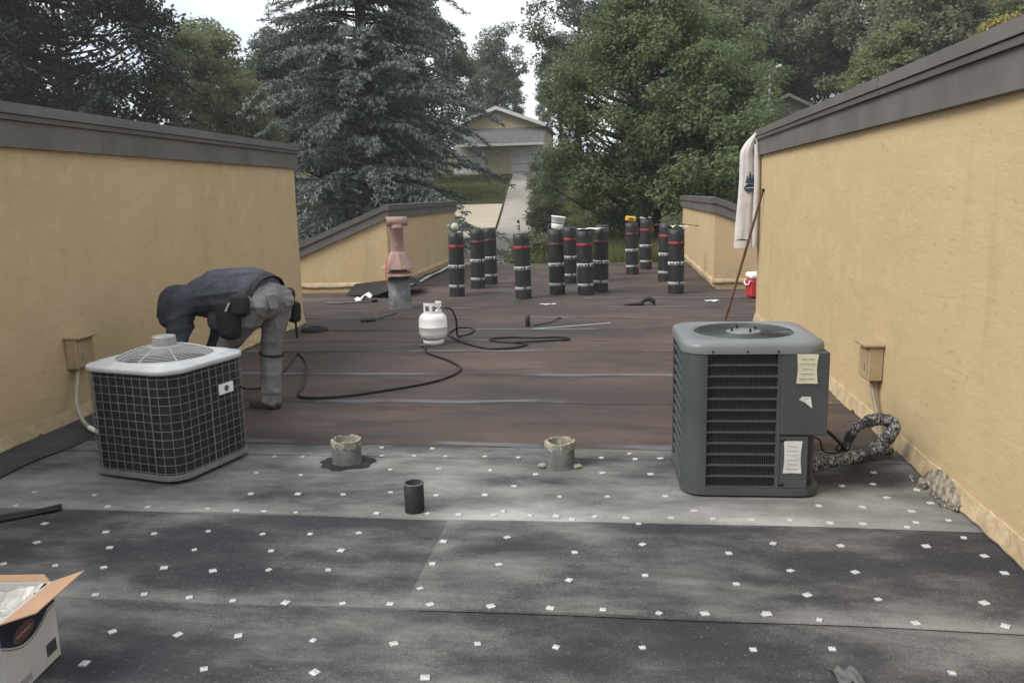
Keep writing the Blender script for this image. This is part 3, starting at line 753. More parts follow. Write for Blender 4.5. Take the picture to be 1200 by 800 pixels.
# ================================================================== ROOF PIPES AND VENT
M['pipe_conc'] = simple('crusted_pipe', (.15, .15, .145), (.085, .087, .09), 14, .9, .5, 40, .008)
M['mortar'] = simple('mortar', (.42, .39, .31), (.22, .20, .16), 25, .95, .7, 50, .01)
def crust_ring(r, z0, z1, seed, n=28):
    r2 = random.Random(seed); mb = MB(); rings = []
    a = [r2.uniform(-.010, .010) for _ in range(n)]
    def rg(rad, z, k=1): return [((rad+a[i]*.3)*math.cos(2*PI*i/n), (rad+a[i]*.3)*math.sin(2*PI*i/n), z+a[i]*k) for i in range(n)]
    mb.loft([rg(r+.001, z0, 1), rg(r+.0025, (z0+z1)/2, .5), rg(r+.001, z1, .6), rg(r-.014, z1+.002, .6), rg(r-.018, z0, 0)], False, False); return mb
def stub_pipe(x, y, seed, lab, r, h, skirt):
    th = empty('vent_pipe', (x, y, roof_z(x, y)))
    MB().lathe([(r+.012, -.004), (r+.004, .012), (r, .03), (r, h), (r-.013, h), (r-.014, .012), (0, .01)], n=28, cap=False).build('pipe_wall', 'pipe_conc', th)
    crust_ring(r, h-.036, h+.006, seed).build('mortar_rim', 'mortar', th)
    MB().lathe([(0, h*.55), (r-.016, h*.55)], n=20, cap=False).build('pipe_inside', 'black', th)
    r2 = random.Random(seed); n = 24
    if skirt == 'felt':
        a = [1+r2.uniform(-.12, .12) for _ in range(n)]
        MB().loft([[((rr_*a[i])*math.cos(2*PI*i/n)*1.15, (rr_*a[i])*math.sin(2*PI*i/n), z) for i in range(n)] for rr_, z in ((r+.055, .002), (r+.05, .008), (r*.98, .012))], False, False).build('felt_collar', 'black', th)
    else:
        for s in (-1, 1):
            MB().box((s*(r+.015), -.03, .012), (.05, .045, .018), .5*s, .006).build('foam_bit', 'mortar', th)
    return tag(th, lab, 'vent pipe')
stub_pipe(-1.60, 4.60, 1, 'short crusted vent pipe standing in a ragged black felt collar', .088, .145, 'felt')
stub_pipe(-.31, 4.61, 2, 'short grey vent pipe with white crumbling mortar rim', .086, .148, 'foam')
th = empty('vent_pipe', (-1.005, 3.87, roof_z(-1.0, 3.87)), 0)
MB().lathe([(.050, -.002), (.050, .15), (.043, .151), (.042, .02), (0, .018)], n=24, cap=False).build('pipe_wall', 'black', th)
MB().lathe([(.0505, .142), (.053, .147), (.051, .1525), (.0425, .1525)], n=24, cap=False).build('pipe_rim', 'galv', th)
tag(th, 'small plain black upright pipe with a thin grey rim', 'vent pipe')

M['clay'] = simple('faded_red_paint', (.38, .25, .215), (.29, .18, .155), 7, .7, .2, 40, .004)
M['orange'] = simple('orange_tape', (.75, .12, .06), None, 5, .6, 0)
th = empty('roof_vent', (-3.04, 11.42, roof_z(-3, 11.4)))
MB().lathe([(.175, 0), (.160, .03), (.157, .44), (.150, .44)], n=28).build('galvanised_base', 'galv', th)
hx = lambda r, z, n=8: [(r*math.cos(2*PI*(i+.5)/n), r*math.sin(2*PI*(i+.5)/n), z) for i in range(n)]
MB().lathe([(.115, .43), (.115, .62)], n=20).build('inner_pipe', 'galv', th)
MB().loft([hx(.245, .485), hx(.262, .475), hx(.262, .482), hx(.13, .535), hx(.12, .53)], False).build('lower_skirt', 'clay', th)
MB().loft([hx(.13, .57), hx(.238, .568), hx(.240, .575), hx(.165, .70), hx(.125, .78), hx(.10, .815)], False).build('hood', 'clay', th)
MB().lathe([(.092, .80), (.092, 1.13), (.098, 1.135), (.098, 1.165), (.088, 1.17), (.088, 1.20)], n=24).build('stack', 'clay', th)
q = MB(); Rx = Matrix.Rotation(PI/2, 3, 'Y') @ Matrix.Rotation(0, 3, 'Z')
Rh = Matrix.Rotation(.45, 3, 'Z') @ Rx
q.lathe([(.058, -.15), (.066, -.15), (.066, .15), (.058, .15), (.057, -.15)], (0, 0, 1.235), 20, True, Rh, False); tp = q.build('tee_cap', 'clay', th)
MB().lathe([(0, -.135), (.058, -.135)], (0, 0, 1.235), 18, False, Rh, False).build('dark_opening', 'black', tp)
MB().tube(spline([(-.10, -.20, .72), (-.115, -.235, .60), (-.115, -.262, .50), (-.11, -.25, .36)]), .008, 6).build('tape_strip', 'orange', th)
tag(th, 'faded pink metal roof vent with flared hood and tee cap', 'roof vent')

# ================================================================== MEMBRANE ROLLS
def roll_mat():
    t = NT('roll_black')
    col = t.ramp(t.noise(5, 4, .6, (1, 1, .4)), [(.35, (.012, .014, .015)), (.7, (.030, .034, .036))])
    return t.done(col, .55, t.bump(t.noise(30, 4, .6, (1, 1, .15)), .3, .006), spec=.5)
M['roll'] = roll_mat()
M['red'] = simple('red_tape', (.24, .030, .032), (.15, .02, .022), 12, .6, .1)
M['red_dull'] = simple('dull_red_tape', (.10, .028, .030), (.06, .02, .022), 12, .6, .1)
M['band'] = simple('white_band', (.50, .50, .49), (.36, .36, .36), 14, .6, .1)
M['silver'] = simple('silver_band', (.36, .36, .36), (.25, .25, .25), 14, .5, .1)
r_ = random.Random(21)
def roll_proto():
    th = empty('membrane_roll')
    n = 28; R0 = .122; prof = []
    mb = MB(); rings = []
    for k in range(13):
        z = k/12*1.0
        rings.append([((R0+.0022*math.sin(3*a+z*4)+.0015*math.sin(z*17+a))*math.cos(a), (R0+.0022*math.sin(3*a+z*4)+.0015*math.sin(z*17+a))*math.sin(a), z+ (.006*math.sin(a+1) if k == 12 else 0)) for a in [2*PI*i/n for i in range(n)]])
    inner = lambda r, z: [(r*math.cos(2*PI*i/n), r*math.sin(2*PI*i/n), z) for i in range(n)]
    rings += [inner(.112, .999), inner(.07, .992), inner(.045, .995), inner(.044, .90)]
    mb.loft(rings, True, True); mb.build('roll_body', 'roll', th)
    # lap flap of the outer sheet running down the roll
    MB().b2(-.012, .03, -.1265, -.118, .004, .992, .003).build('outer_flap', 'roll', th)
    def band(z0, z1, m, nm, dr):
        o = MB().lathe([(R0+.0005, z0), (R0+dr, z0+.002), (R0+dr, z1-.002), (R0+.0005, z1)], n=28, cap=False).build(nm, m, th); return o
    band(.755, .815, 'red', 'red_band', .0052)
    bd = band(.445, .500, 'band', 'printed_band', .0056)
    k = 0
    for a in (-2.55, -2.2, -1.72, -1.36, -.85, -.5, .1, .5, 1.0, 1.5, 2.0, 2.5):
        w = .034 if k % 2 == 0 else .026; k += 1
        MB().box(((R0+.0062)*math.cos(a), (R0+.0062)*math.sin(a), .472), (.0012, w, .026), a).build('print_block', 'ink', bd)
    band(.135, .185, 'silver', 'plain_band', .0052)
    return th
proto = roll_proto()
ROLLS = [(-2.47, 12.82, 'black membrane roll carrying a wire reel, next to the low wing wall', .3),
 (-2.30, 13.86, 'bare black membrane roll leaning close to a taller-looking neighbour, behind the reel roll', 1.2),
 (-2.17, 14.50, 'bare black membrane roll furthest back of the close pair behind the reel roll', 2.5),
 (-1.36, 12.44, 'lone black membrane roll with a small spray can standing on it', 0.0),
 (-.87, 12.93, 'black membrane roll with a tilted white bucket on top', .9),
 (-.76, 14.50, 'black membrane roll half hidden behind the roll with the white bucket', 2.0),
 (-.42, 12.80, 'black membrane roll with white cut sheet lying on top', .15),
 (-.20, 13.22, 'black membrane roll just behind the one topped with a white sheet', .6),
 (-.20, 14.90, 'black membrane roll mostly hidden behind the two rolls sharing a white sheet', 3.1),
 (.38, 16.05, 'black membrane roll with a yellow packet on top', .2),
 (.68, 17.08, 'black membrane roll with crumpled clear wrapper on top, behind the yellow packet', .8),
 (.91, 14.62, 'black membrane roll half hidden behind the roll with folded paper', 1.0),
 (.975, 12.91, 'black membrane roll with folded brown paper and loose flap on top', .1)]
roll_obs = []
for i, (x, y, lab, rz) in enumerate(ROLLS):
    o = proto if i == 0 else copy_tree(proto)
    o.location = (x, y, roof_z(x, y)+.002); o.rotation_euler = (r_.uniform(-.014, .014), r_.uniform(-.028, .028), rz*.25+r_.uniform(-.3, .3))
    o.scale = (1, 1, r_.uniform(.975, 1.015))
    if i in (1, 2, 4, 7, 9):
        for ch in o.children:
            if ch.name.startswith('red_band'): ch.material_slots[0].link = 'OBJECT'; ch.material_slots[0].material = M['red_dull']
    tag(o, lab, 'membrane roll', 'rolls of roofing membrane standing on end at the back of the roof'); roll_obs.append(o)
def on_roll(i, dx=0, dy=0): return (ROLLS[i][0]+dx, ROLLS[i][1]+dy, roof_z(ROLLS[i][0], ROLLS[i][1])+1.009)
# things on the rolls
th = empty('wire_reel', on_roll(0, .0, -.02), .25)
for s in (-1, 1):
    MB().lathe([(0, -.004), (.085, -.004), (.088, 0), (.085, .004), (0, .004)], (0, s*.05, .088), 24, True, Matrix.Rotation(PI/2, 3, 'X')).build('reel_disc', 'black_metal' if s > 0 else 'galv', th)
MB().lathe([(.05, -.048), (.058, 0), (.05, .048)], (0, 0, .088), 20, True, Matrix.Rotation(PI/2, 3, 'X')).build('wire_winding', 'silver', th)
MB().lathe([(.0, .0), (.06, .0), (.062, .006), (.0, .008)], (0, -.052, .088), 20, True, Matrix.Rotation(PI/2, 3, 'X')).build('label_disc', 'paper_y', th)
for s in (-1, 1): MB().box((s*.085, 0, .10), (.05, .06, .05), .3*s, .012).build('clip', 'silver', th)
tag(th, 'wire reel with pale label disc resting on a membrane roll', 'reel')
th = empty('spray_can', on_roll(3, -.055, -.03))
MB().lathe([(.022, 0), (.024, .004), (.024, .125), (.018, .138), (.012, .142)], n=16).build('can_body', 'band', th)
MB().lathe([(.021, .136), (.021, .172), (.018, .178), (0, .178)], n=16).build('cap', 'black_metal', th)
for z in (.045, .08): MB().lathe([(.0243, z), (.0248, z+.002), (.0248, z+.016), (.0243, z+.018)], n=16, cap=False).build('print_ring', 'ink', th)
tag(th, 'small white spray can with black cap standing on a lone roll', 'can')
th = empty('bucket', on_roll(4, .0, .01)); 
Rb = Matrix.Rotation(.16, 3, 'Y')
MB().lathe([(0, 0), (.085, 0), (.09, .005), (.098, .06), (.098, .075), (.092, .078)], (0, 0, .018), 24, True, Rb).build('bucket_base', 'white', th)
MB().lathe([(.094, .09), (.10, .094), (.112, .18), (.118, .182), (.118, .195), (.108, .197), (.09, .10), (0, .095)], (0, 0, .018), 24, True, Rb, False).build('bucket_wall', 'white', th)
MB().lathe([(.090, .072), (.090, .096)], (0, 0, .018), 24, True, Rb).build('dark_groove', 'black', th)
MB().tube(spline([(-.11, -.02, .10), (-.14, -.05, .03), (-.06, -.105, .005), (.04, -.11, .006), (.10, -.06, .03)]), .006, 6).build('handle', 'galv', th)
tag(th, 'white plastic bucket tilted on top of a membrane roll', 'bucket')
def thin_sheet(name, loc, rz, sx, sy, m, lab, cat, amp=.012, seed=0, nx=10, ny=8, tilt=0, shape=None, bottom=0.0):
    r2 = random.Random(seed); ph = [r2.uniform(0, 6) for _ in range(4)]; V = []; F = []
    for k in (0, 1):
        for j in range(ny+1):
            for i in range(nx+1):
                u, v = i/nx-.5, j/ny-.5
                x, y = u*sx, v*sy
                if shape: x, y = shape(u, v)
                z = amp*(math.sin(u*7+ph[0])*math.cos(v*5+ph[1])+.6*math.sin(u*13+v*4+ph[2]))+tilt*u
                V.append((x, y, z-(.003 if k else 0)))
    zm = min(p[2] for p in V)-bottom; V = [(x, y, z-zm) for x, y, z in V]
    n = nx+1; N = n*(ny+1)
    for j in range(ny):
        for i in range(nx):
            q = (j*n+i, j*n+i+1, (j+1)*n+i+1, (j+1)*n+i); F.append(q); F.append(tuple(a+N for a in q[::-1]))
    bd = [i for i in range(nx)]+[j*n+nx for j in range(ny)]+[ny*n+i for i in range(nx, 0, -1)]+[j*n for j in range(ny, 0, -1)]
    for a, b in zip(bd, bd[1:]+bd[:1]): F.append((a, a+N, b+N, b))
    o = MB().add(V, F, True).build(name, m); o.location = loc; o.rotation_euler = (0, 0, rz)
    return tag(o, lab, cat)
thin_sheet('cut_sheet', on_roll(6, .07, .10), .5, .36, .22, 'white', 'white cut sheet bridging the tops of two membrane rolls', 'sheet', .006, 1)
th = empty('packet', on_roll(9, -.04, -.02), .12)
M['yellow'] = simple('yellow_packet', (.72, .42, .04), (.60, .33, .03), 9, .5, .2, 25, .006)
MB().box((0, 0, .055), (.20, .12, .10), 0, .022, rot=Matrix.Rotation(.12, 3, 'Y')).build('packet_body', 'yellow', th)
MB().box((.01, -.0635, .055), (.08, .003, .035), rot=Matrix.Rotation(.12, 3, 'Y')).build('packet_print', 'ink', th)
tag(th, 'yellow packet with dark printed patch on top of a membrane roll', 'packet')
M['clear'] = simple('crumpled_wrap', (.35, .36, .37), (.12, .125, .13), 30, .25, .8, 40, .02, spec=.7)
thin_sheet('wrapper', on_roll(10, 0, 0), .3, .24, .2, 'clear', 'crumpled clear wrapper on the membrane roll behind the yellow packet', 'wrapper', .02, 5)
M['kraft'] = simple('kraft_paper', (.40, .34, .25), (.31, .26, .19), 8, .85, .2)
def fold(u, v): return (u*.24, v*.2)
thin_sheet('folded_paper', on_roll(12, .03, 0), .2, .24, .20, 'paper_y', 'folded pale paper lying on the membrane roll near the red cooler', 'paper', .016, 9)
o = thin_sheet('membrane_offcut', on_roll(12, .17, .06), -.05, .34, .10, 'black', 'loose black membrane flap sticking out sideways from a roll top', 'offcut', .003, 3, tilt=-.05, bottom=.012)

# ================================================================== GAS BOTTLE AND HOSES
th = empty('propane_tank', (-1.93, 8.58, roof_z(-1.9, 8.6)), .25)
MB().lathe([(.10, .002), (.112, .002), (.112, .05), (.104, .052), (.104, .004)], n=32, cap=False).build('foot_ring', 'white', th)
R0 = .152
prof = [(0.0, .045), (.07, .047), (.115, .060), (.140, .085), (R0, .125), (R0, .183), (R0+.003, .186), (R0+.003, .194), (R0, .197), (R0, .265), (.140, .305), (.115, .330), (.07, .345), (0, .35)]
MB().lathe(prof, n=40).build('tank_body', 'white', th)
# collar with two hand holes: posts and top rim over an arc
def arc(r0, r1, z0, z1, a0, a1, n=14):
    rings = []
    for i in range(n+1):
        a = a0+(a1-a0)*i/n; c, s = math.cos(a), math.sin(a)
        rings.append([(r0*c, r0*s, z0), (r1*c, r1*s, z0), (r1*c, r1*s, z1), (r0*c, r0*s, z1)])
    return MB().loft(rings[::-1], False)
CZ = .335; a0 = -PI*.98; 
arc(.094, .099, CZ-.01, CZ+.030, -2.9, 1.2, 24).build('collar_lower', 'white', th)
arc(.094, .099, CZ+.085, CZ+.118, -2.9, 1.2, 24).build('collar_rim', 'white', th)
for a in (-2.9, -1.98, -1.0, .2, .85): arc(.0938, .0992, CZ+.028, CZ+.088, a, a+.36, 4).build('collar_post', 'white', th)
MB().lathe([(.022, .345), (.022, .40), (.016, .402), (.016, .425)], n=14).build('valve', 'galv', th)
MB().lathe([(.03, .425), (.033, .432), (.03, .447), (0, .448)], n=12).build('hand_wheel', 'black_metal', th)
MB().tube([(0, 0, .385), (.07, .01, .387), (.13, .02, .39)], .011, 8).build('regulator', 'galv', th)
tag(th, 'white propane tank with collar standing on the brown roof', 'gas tank')
def hose(pts, r, lab, name='gas_hose', m='rubber'):
    P = [(x, y, (roof_z(x, y)+r+.002) if z is None else z) for x, y, z in pts]
    return tag(MB().tube(spline(P, 8), r, 8).build(name, m), lab, 'hose')
N_ = None
hose([(-1.97, 8.33, N_), (-1.86, 7.98, N_), (-1.58, 7.62, N_), (-1.40, 7.28, N_), (-1.41, 7.00, N_), (-1.57, 6.66, N_), (-1.90, 6.36, N_), (-2.16, 6.18, N_), (-2.40, 6.12, N_), (-2.53, 6.20, N_), (-2.62, 6.52, N_), (-2.78, 7.01, N_), (-2.98, 7.55, N_), (-3.20, 7.95, N_), (-3.28, 8.10, N_), (-3.10, 7.4, N_), (-2.95, 6.6, N_), (-2.98, 6.25, .06), (-3.02, 6.10, .14)], .011, 'dark rubber gas hose snaking from the tank foot to the bending man')
hose([(-1.80, 8.62, .39), (-1.74, 8.66, .37), (-1.70, 8.70, .25), (-1.71, 8.78, .10), (-1.72, 8.95, N_), (-1.62, 9.20, N_), (-1.66, 9.50, N_), (-1.84, 9.55, N_), (-1.88, 9.15, N_), (-1.74, 8.80, N_), (-1.55, 8.50, N_), (-1.29, 8.22, N_), (-1.04, 8.24, N_), (-.90, 8.44, N_), (-1.00, 8.55, N_), (-1.22, 8.62, N_), (-1.34, 8.76, N_), (-1.12, 8.88, N_), (-.82, 8.84, N_), (-.55, 8.88, N_), (-.48, 8.74, N_), (-.70, 8.68, N_), (-1.03, 8.50, .034)], .0105, 'coiled dark gas hose looping from the tank regulator')
th = empty('hose_fitting', (-1.985, 8.37, roof_z(-1.985, 8.37)+.012), .5)
MB().lathe([(.012, -.05), (.016, -.045), (.016, .0), (.010, .005), (.010, .06)], (0, 0, .006), 10, True, Matrix.Rotation(PI/2, 3, 'Y')).build('brass_nut', 'galv', th)
MB().box((.02, .01, .010), (.05, .014, .012), .4, .003).build('lever', 'galv', th)
tag(th, 'small metal hose fitting lying at the tank foot', 'fitting')

# ================================================================== LOOSE THINGS ON THE ROOF
o = MB().lathe([(.028, 0), (.029, .003), (.029, .13), (.025, .133), (0, .133)], (-1.02, 9.72, roof_z(-1, 9.7)), 16).build('black_tube', 'black_metal')
tag(o, 'small black tube standing upright on the brown roof', 'tube')
o = MB().tube(spline([(-.955, 9.74, .018), (-.82, 9.90, .016), (-.74, 10.02, .02), (-.70, 10.22, .03), (-.66, 10.30, .022)]), [.007]*20+[.012]*5, 7).build('torch_handle', 'black_metal')
tag(o, 'thin bent black rod lying behind the metal strip', 'rod')
o = MB().box((-.48, 9.69, roof_z(-.5, 9.7)+.006), (1.0, .022, .008), .42, .002).build('metal_strip', 'band'); tag(o, 'thin pale metal strip lying across the brown roof', 'metal strip')
# black glove-like scrap: two lobes and an arch
r2 = random.Random(2)
th = empty('work_glove', (.37, 11.55, roof_z(.37, 11.55)), .05)
MB().loft([[(x, (w*math.cos(a)), max(.0, h*.5+h*.5*math.sin(a))) for a in [2*PI*i/10 for i in range(10)]] for x, w, h in ((-.22, .03, .012), (-.17, .05, .030), (-.08, .06, .035), (0, .05, .04), (.06, .03, .05))], True).build('palm', 'black', th)
MB().tube(spline([(.03, 0, .03), (.08, .01, .075), (.14, 0, .085), (.19, -.01, .055), (.205, -.01, .008)]), [.03]*8+[.034]*12+[.02]*5, 9).build('cuff', 'black', th)
tag(th, 'crumpled black glove lying in front of the rolls', 'glove')
thin_sheet('paper_scrap', (-3.86, 12.30, roof_z(-3.9, 12.3)), .5, .26, .22, 'paper', 'bright white paper scrap under the raked wing wall', 'paper', .03, 6, tilt=.08)
o = MB().tube(spline([(-4.32, 11.95, .02), (-4.05, 11.95, .02), (-3.80, 12.06, .022), (-3.62, 12.12, .03)]), .014, 7).build('tool_handle', 'galv')
b_ = MB().box((-3.62, 12.10, .035), (.10, .07, .045), .3, .012).build('tool_head', 'black_metal', o)
tag(o, 'grey-handled hand tool lying on the roof near the paper scrap', 'tool')
thin_sheet('black_scrap', (-3.16, 10.22, roof_z(-3.1, 10.2)), .3, .22, .16, 'black', 'small black membrane scrap in front of the roof vent', 'offcut', .012, 7, shape=lambda u, v: (u*.22*(1-.6*abs(v)), v*.17))
o = MB().tube(spline([(-3.08, 10.35, .016), (-3.00, 10.6, .014), (-2.96, 10.9, .013)]), .006, 6).build('black_strip', 'black'); tag(o, 'thin black strip between the scrap and the roof vent', 'strip')
thin_sheet('white_scrap', (-.92, 11.62, roof_z(-.9, 11.6)), .1, .22, .09, 'paper', 'narrow white scrap lying before the rolls', 'scrap', .006, 4, shape=lambda u, v: (u*.24, v*.05+.03*u*u*4))
thin_sheet('pale_scrap', (1.42, 11.95, roof_z(1.4, 11.9)), .3, .20, .12, 'paper', 'pale scrap of paper in front of the wing wall near the cooler', 'scrap', .005, 8)
# ragged ring of black felt by the left wall end
n = 22; a_ = [1+r2.uniform(-.1, .1) for _ in range(n)]
rg = lambda r, z: [(-3.60+r*a_[i]*math.cos(2*PI*i/n)*1.25, 9.45+r*a_[i]*math.sin(2*PI*i/n), roof_z(-3.6, 9.45)+z) for i in range(n)]
o = MB().loft([rg(.13, .002), rg(.125, .04), rg(.095, .05), rg(.07, .042), rg(.065, .008)], True, False).build('drain_ring', 'black')
MB().add(rg(.068, .010), [tuple(range(n))]).build('drain_hole', 'black', o); tag(o, 'low black drain ring beside the end of the shaded wall', 'drain')
# felt lapped up around the vent and wing corner
def fold_sheet(name, P, F, m, lab, cat, th_=.004):
    nrm = []
    mb = MB(); mb.add(P, F); me = mb.mesh(name); o = link(name, me, m)
    md = o.modifiers.new('thick', 'SOLIDIFY'); md.thickness = th_; md.offset = 0
    return tag(o, lab, cat)
fold_sheet('felt_flap', [(-4.35, 12.95, .02), (-3.75, 12.6, .05), (-3.50, 12.45, .14), (-3.36, 12.65, .34), (-3.12, 13.15, .12), (-3.62, 13.60, .21), (-4.4, 13.62, .13), (-3.45, 13.2, .40), (-3.20, 13.75, .08), (-3.72, 13.9, .28)],
           [(0, 1, 5, 6), (1, 2, 7, 5), (2, 3, 7), (3, 4, 8, 7), (7, 8, 9, 5)], 'black', 'stiff black felt tented up behind the roof vent', 'felt')
for (p, q, w, lab, nm) in [((-3.55, 15.2, .035), (-3.62, 17.9, .035), .11, 'long white metal strip along the foot of the wing wall', 'white_strip'), ((-3.58, 14.2, .03), (-3.52, 15.05, .04), .09, 'short bent white strip beside the tented felt', 'white_strip')]:
    p, q = Vector(p), Vector(q); d = (q-p).normalized(); sd_ = d.cross(Vector((0, 0, 1))).normalized()*w
    n = 6; V = []; F = []
    for i in range(n+1):
        c = p+(q-p)*(i/n); zz = .012*math.sin(i*1.3)
        V += [tuple(c-sd_/2+Vector((0, 0, zz-.005))), tuple(c+sd_/2+Vector((0, 0, zz+.018)))]
    for i in range(n): F.append((2*i, 2*i+1, 2*i+3, 2*i+2))
    fold_sheet(nm, V, F, 'paper', lab, 'strip')
# black offcut and a dark felt strip standing in for shade at the left wall foot
o = thin_sheet('membrane_offcut', (-3.165, 3.55, .016), .66, .72, .09, 'black', 'narrow black membrane offcut lying near the caged air conditioner', 'offcut', .004, 12, nx=14)
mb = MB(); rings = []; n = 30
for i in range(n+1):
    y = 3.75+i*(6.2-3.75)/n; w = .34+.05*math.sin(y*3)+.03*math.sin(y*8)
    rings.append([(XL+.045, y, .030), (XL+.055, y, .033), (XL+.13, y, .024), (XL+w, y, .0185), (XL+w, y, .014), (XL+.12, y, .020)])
o = mb.loft(rings[::-1], True).build('felt_shade_strip', 'shade_felt'); tag(o, 'dark felt strip standing in for shade along the foot of the shaded wall', 'felt')
thin_sheet('grey_lump', (.745, 2.50, .008), .3, .085, .10, 'pipe_conc', 'small grey crumpled scrap alone on the near grey sheet', 'scrap', .016, 2)

# ================================================================== POLE, SHIRT, COOLER
M['rust'] = simple('brown_wood', (.17, .095, .06), (.10, .055, .036), 14, .75, .3, 60, .004)
a, b = Vector((1.352, 10.07, .02)), Vector((XR-.020, 9.64, 1.565))
o = MB().tube([a, a+(b-a)*.5+Vector((.003, 0, 0)), b], [.017, .0155, .014], 10).build('wooden_pole', 'rust')
MB().tube([b-(b-a)*.012, b+(b-a)*.006], .0155, 10).build('pole_tip', 'black_metal', o)
tag(o, 'thin brown wooden pole leaning against the end of the sunlit wall', 'pole')

M['shirt'] = simple('white_cotton', (.60, .575, .56), (.50, .475, .465), 3, .9, .35, 9, .02, spec=.2)
M['navy'] = simple('navy_print', (.04, .07, .12), (.03, .05, .09), 6, .8, .05)
th = empty('sweatshirt', (1.575, 9.93, .90))
# cross-sections from top (hook point) to hem: x-centre, half width, half depth
SEC = [(1.33, .075, .008, .012), (1.28, .045, .028, .03), (1.20, -.005, .055, .05), (1.10, -.043, .072, .065), (.98, -.035, .082, .06), (.80, -.030, .088, .06), (.60, -.035, .094, .06), (.40, -.043, .100, .062), (.22, -.048, .106, .062), (.10, -.05, .108, .062), (.065, -.05, .104, .058)]
def shirt_ring(z, cx, w, d, n=36):
    out = []
    for i in range(n):
        a = 2*PI*i/n; fo = 1+.10*math.sin(5*a+z*1.5)*min(1, (1.33-z)*1.4)+.05*math.sin(9*a-z*3)
        out.append((cx+w*math.cos(a)*(1+.03*math.sin(7*a+z*4)), d*math.sin(a)*fo, z+(.012*math.sin(3*a+1) if z < .12 else 0)))
    return out
zz = [s[0] for s in SEC]
fine = []
for k in range(41):
    z = 1.33-(1.33-.065)*k/40
    for A, B in zip(SEC, SEC[1:]):
        if B[0] <= z <= A[0]+1e-9:
            t = (A[0]-z)/(A[0]-B[0]); fine.append((z, *[lerp(A[q], B[q], t) for q in (1, 2, 3)])); break
MB().loft([shirt_ring(*f) for f in fine], True).build('shirt_body', 'shirt', th)
slv = []
for z, cx, w, d in [(1.18, .055, .020, .03), (1.0, .068, .030, .034), (.75, .075, .034, .036), (.45, .072, .036, .036), (.20, .070, .034, .036), (.03, .070, .030, .032), (.0, .070, .027, .03)]:
    slv.append([(cx+w*math.cos(2*PI*i/16)*(1+.1*math.sin(3*i+z*9)), -.045+d*math.sin(2*PI*i/16)*(1+.1*math.sin(2*i+z*7)), z) for i in range(16)])
MB().loft(slv, True).build('sleeve', 'shirt', th)
MB().loft([[(-.05+(.112)*math.cos(2*PI*i/30), .066*math.sin(2*PI*i/30), z) for i in range(30)] for z in (.0, .012, .075, .085)], True).build('hem', 'shirt', th)
MB().tube(spline([(.055, -.03, 1.24), (.085, -.05, 1.12), (.10, -.045, .95), (.092, -.03, .86)]), .008, 7).build('hood_cord', 'shirt', th)
# emblem: peaks over a dark oval with a pale line, on the cloth surface
def cloth_y(x, z): return -.060*math.sqrt(max(.05, 1-((x+.033)/.098)**2))-.0075
def patch(nm, m, poly, par, off=0.0):
    V = [(x, cloth_y(x, z)-off, z) for x, z in poly]; return MB().add(V, [tuple(range(len(V)))]).build(nm, m, par)
em = patch('emblem_oval', 'navy', [(-.008+.064*math.cos(2*PI*i/22), .685+.05*math.sin(2*PI*i/22)) for i in range(22)], th, .011)
patch('emblem_line', 'shirt', [(-.055, .685), (.038, .685), (.038, .695), (-.055, .695)], em, .014)
for x0, x1, h in ((-.060, -.016, .085), (-.030, .016, .13), (.004, .046, .09)):
    patch('emblem_peak', 'navy', [(x0, .742), (x1, .742), ((x0+x1)/2+.006, .742+h), ((x0+x1)/2-.006, .742+h)], th, .011)
tag(th, 'white sweatshirt with a blue mountain emblem hanging from the wall coping', 'sweatshirt')

M['cooler_red'] = simple('cooler_red', (.50, .045, .055), (.40, .03, .04), 8, .45, .05)
th = empty('cooler', (2.17, 12.35, roof_z(2.1, 12.3)), .1)
MB().box((0, 0, .14), (.40, .28, .27), 0, .025).build('cooler_body', 'cooler_red', th)
MB().box((0, 0, .325), (.42, .30, .09), 0, .03).build('cooler_lid', 'white', th)
MB().tube(spline([(-.205, -.13, .26), (-.225, -.10, .20), (-.225, .10, .20), (-.205, .13, .26)]), .010, 7).build('handle', 'white', th)
tag(th, 'red cooler with white lid behind the end of the sunlit wall', 'cooler')

# ================================================================== CARDBOARD BOX
M['card'] = simple('cardboard', (.50, .315, .20), (.43, .265, .165), 5, .85, .15, 40, .003)
M['box_w'] = simple('white_carton', (.58, .575, .56), (.50, .495, .48), 4, .7, .1, 30, .003)
M['box_n'] = simple('navy_carton', (.018, .026, .055), (.012, .018, .04), 4, .6, .1, 30, .003)
M['logo'] = simple('dull_red_print', (.19, .065, .06), (.14, .045, .045), 9, .6, .05)
th = empty('cardboard_box', (-1.933, 2.305, .013), .11)
w, d, h, t_ = .36, .30, .275, .006
# walls (local x to the right, local y away); right wall = printed side
MB().b2(-w, 0-t_*0, -d/2, -d/2+t_, 0, h).build('side_panel', 'box_w', th)
MB().b2(-w, 0, d/2-t_, d/2, 0, h).build('side_panel', 'box_w', th)
MB().b2(-t_, 0, -d/2+t_, d/2-t_, 0, h).build('side_panel', 'box_w', th)
MB().b2(-w, -w+t_, -d/2+t_, d/2-t_, 0, h).build('side_panel', 'box_w', th)
MB().b2(-w+t_, -t_, -d/2+t_, d/2-t_, .0, .008).build('bottom_panel', 'card', th)
MB().b2(-w+t_+.001, -t_-.001, -d/2+t_+.001, d/2-t_-.001, .01, h*.72).build('packed_contents', 'kraft', th)
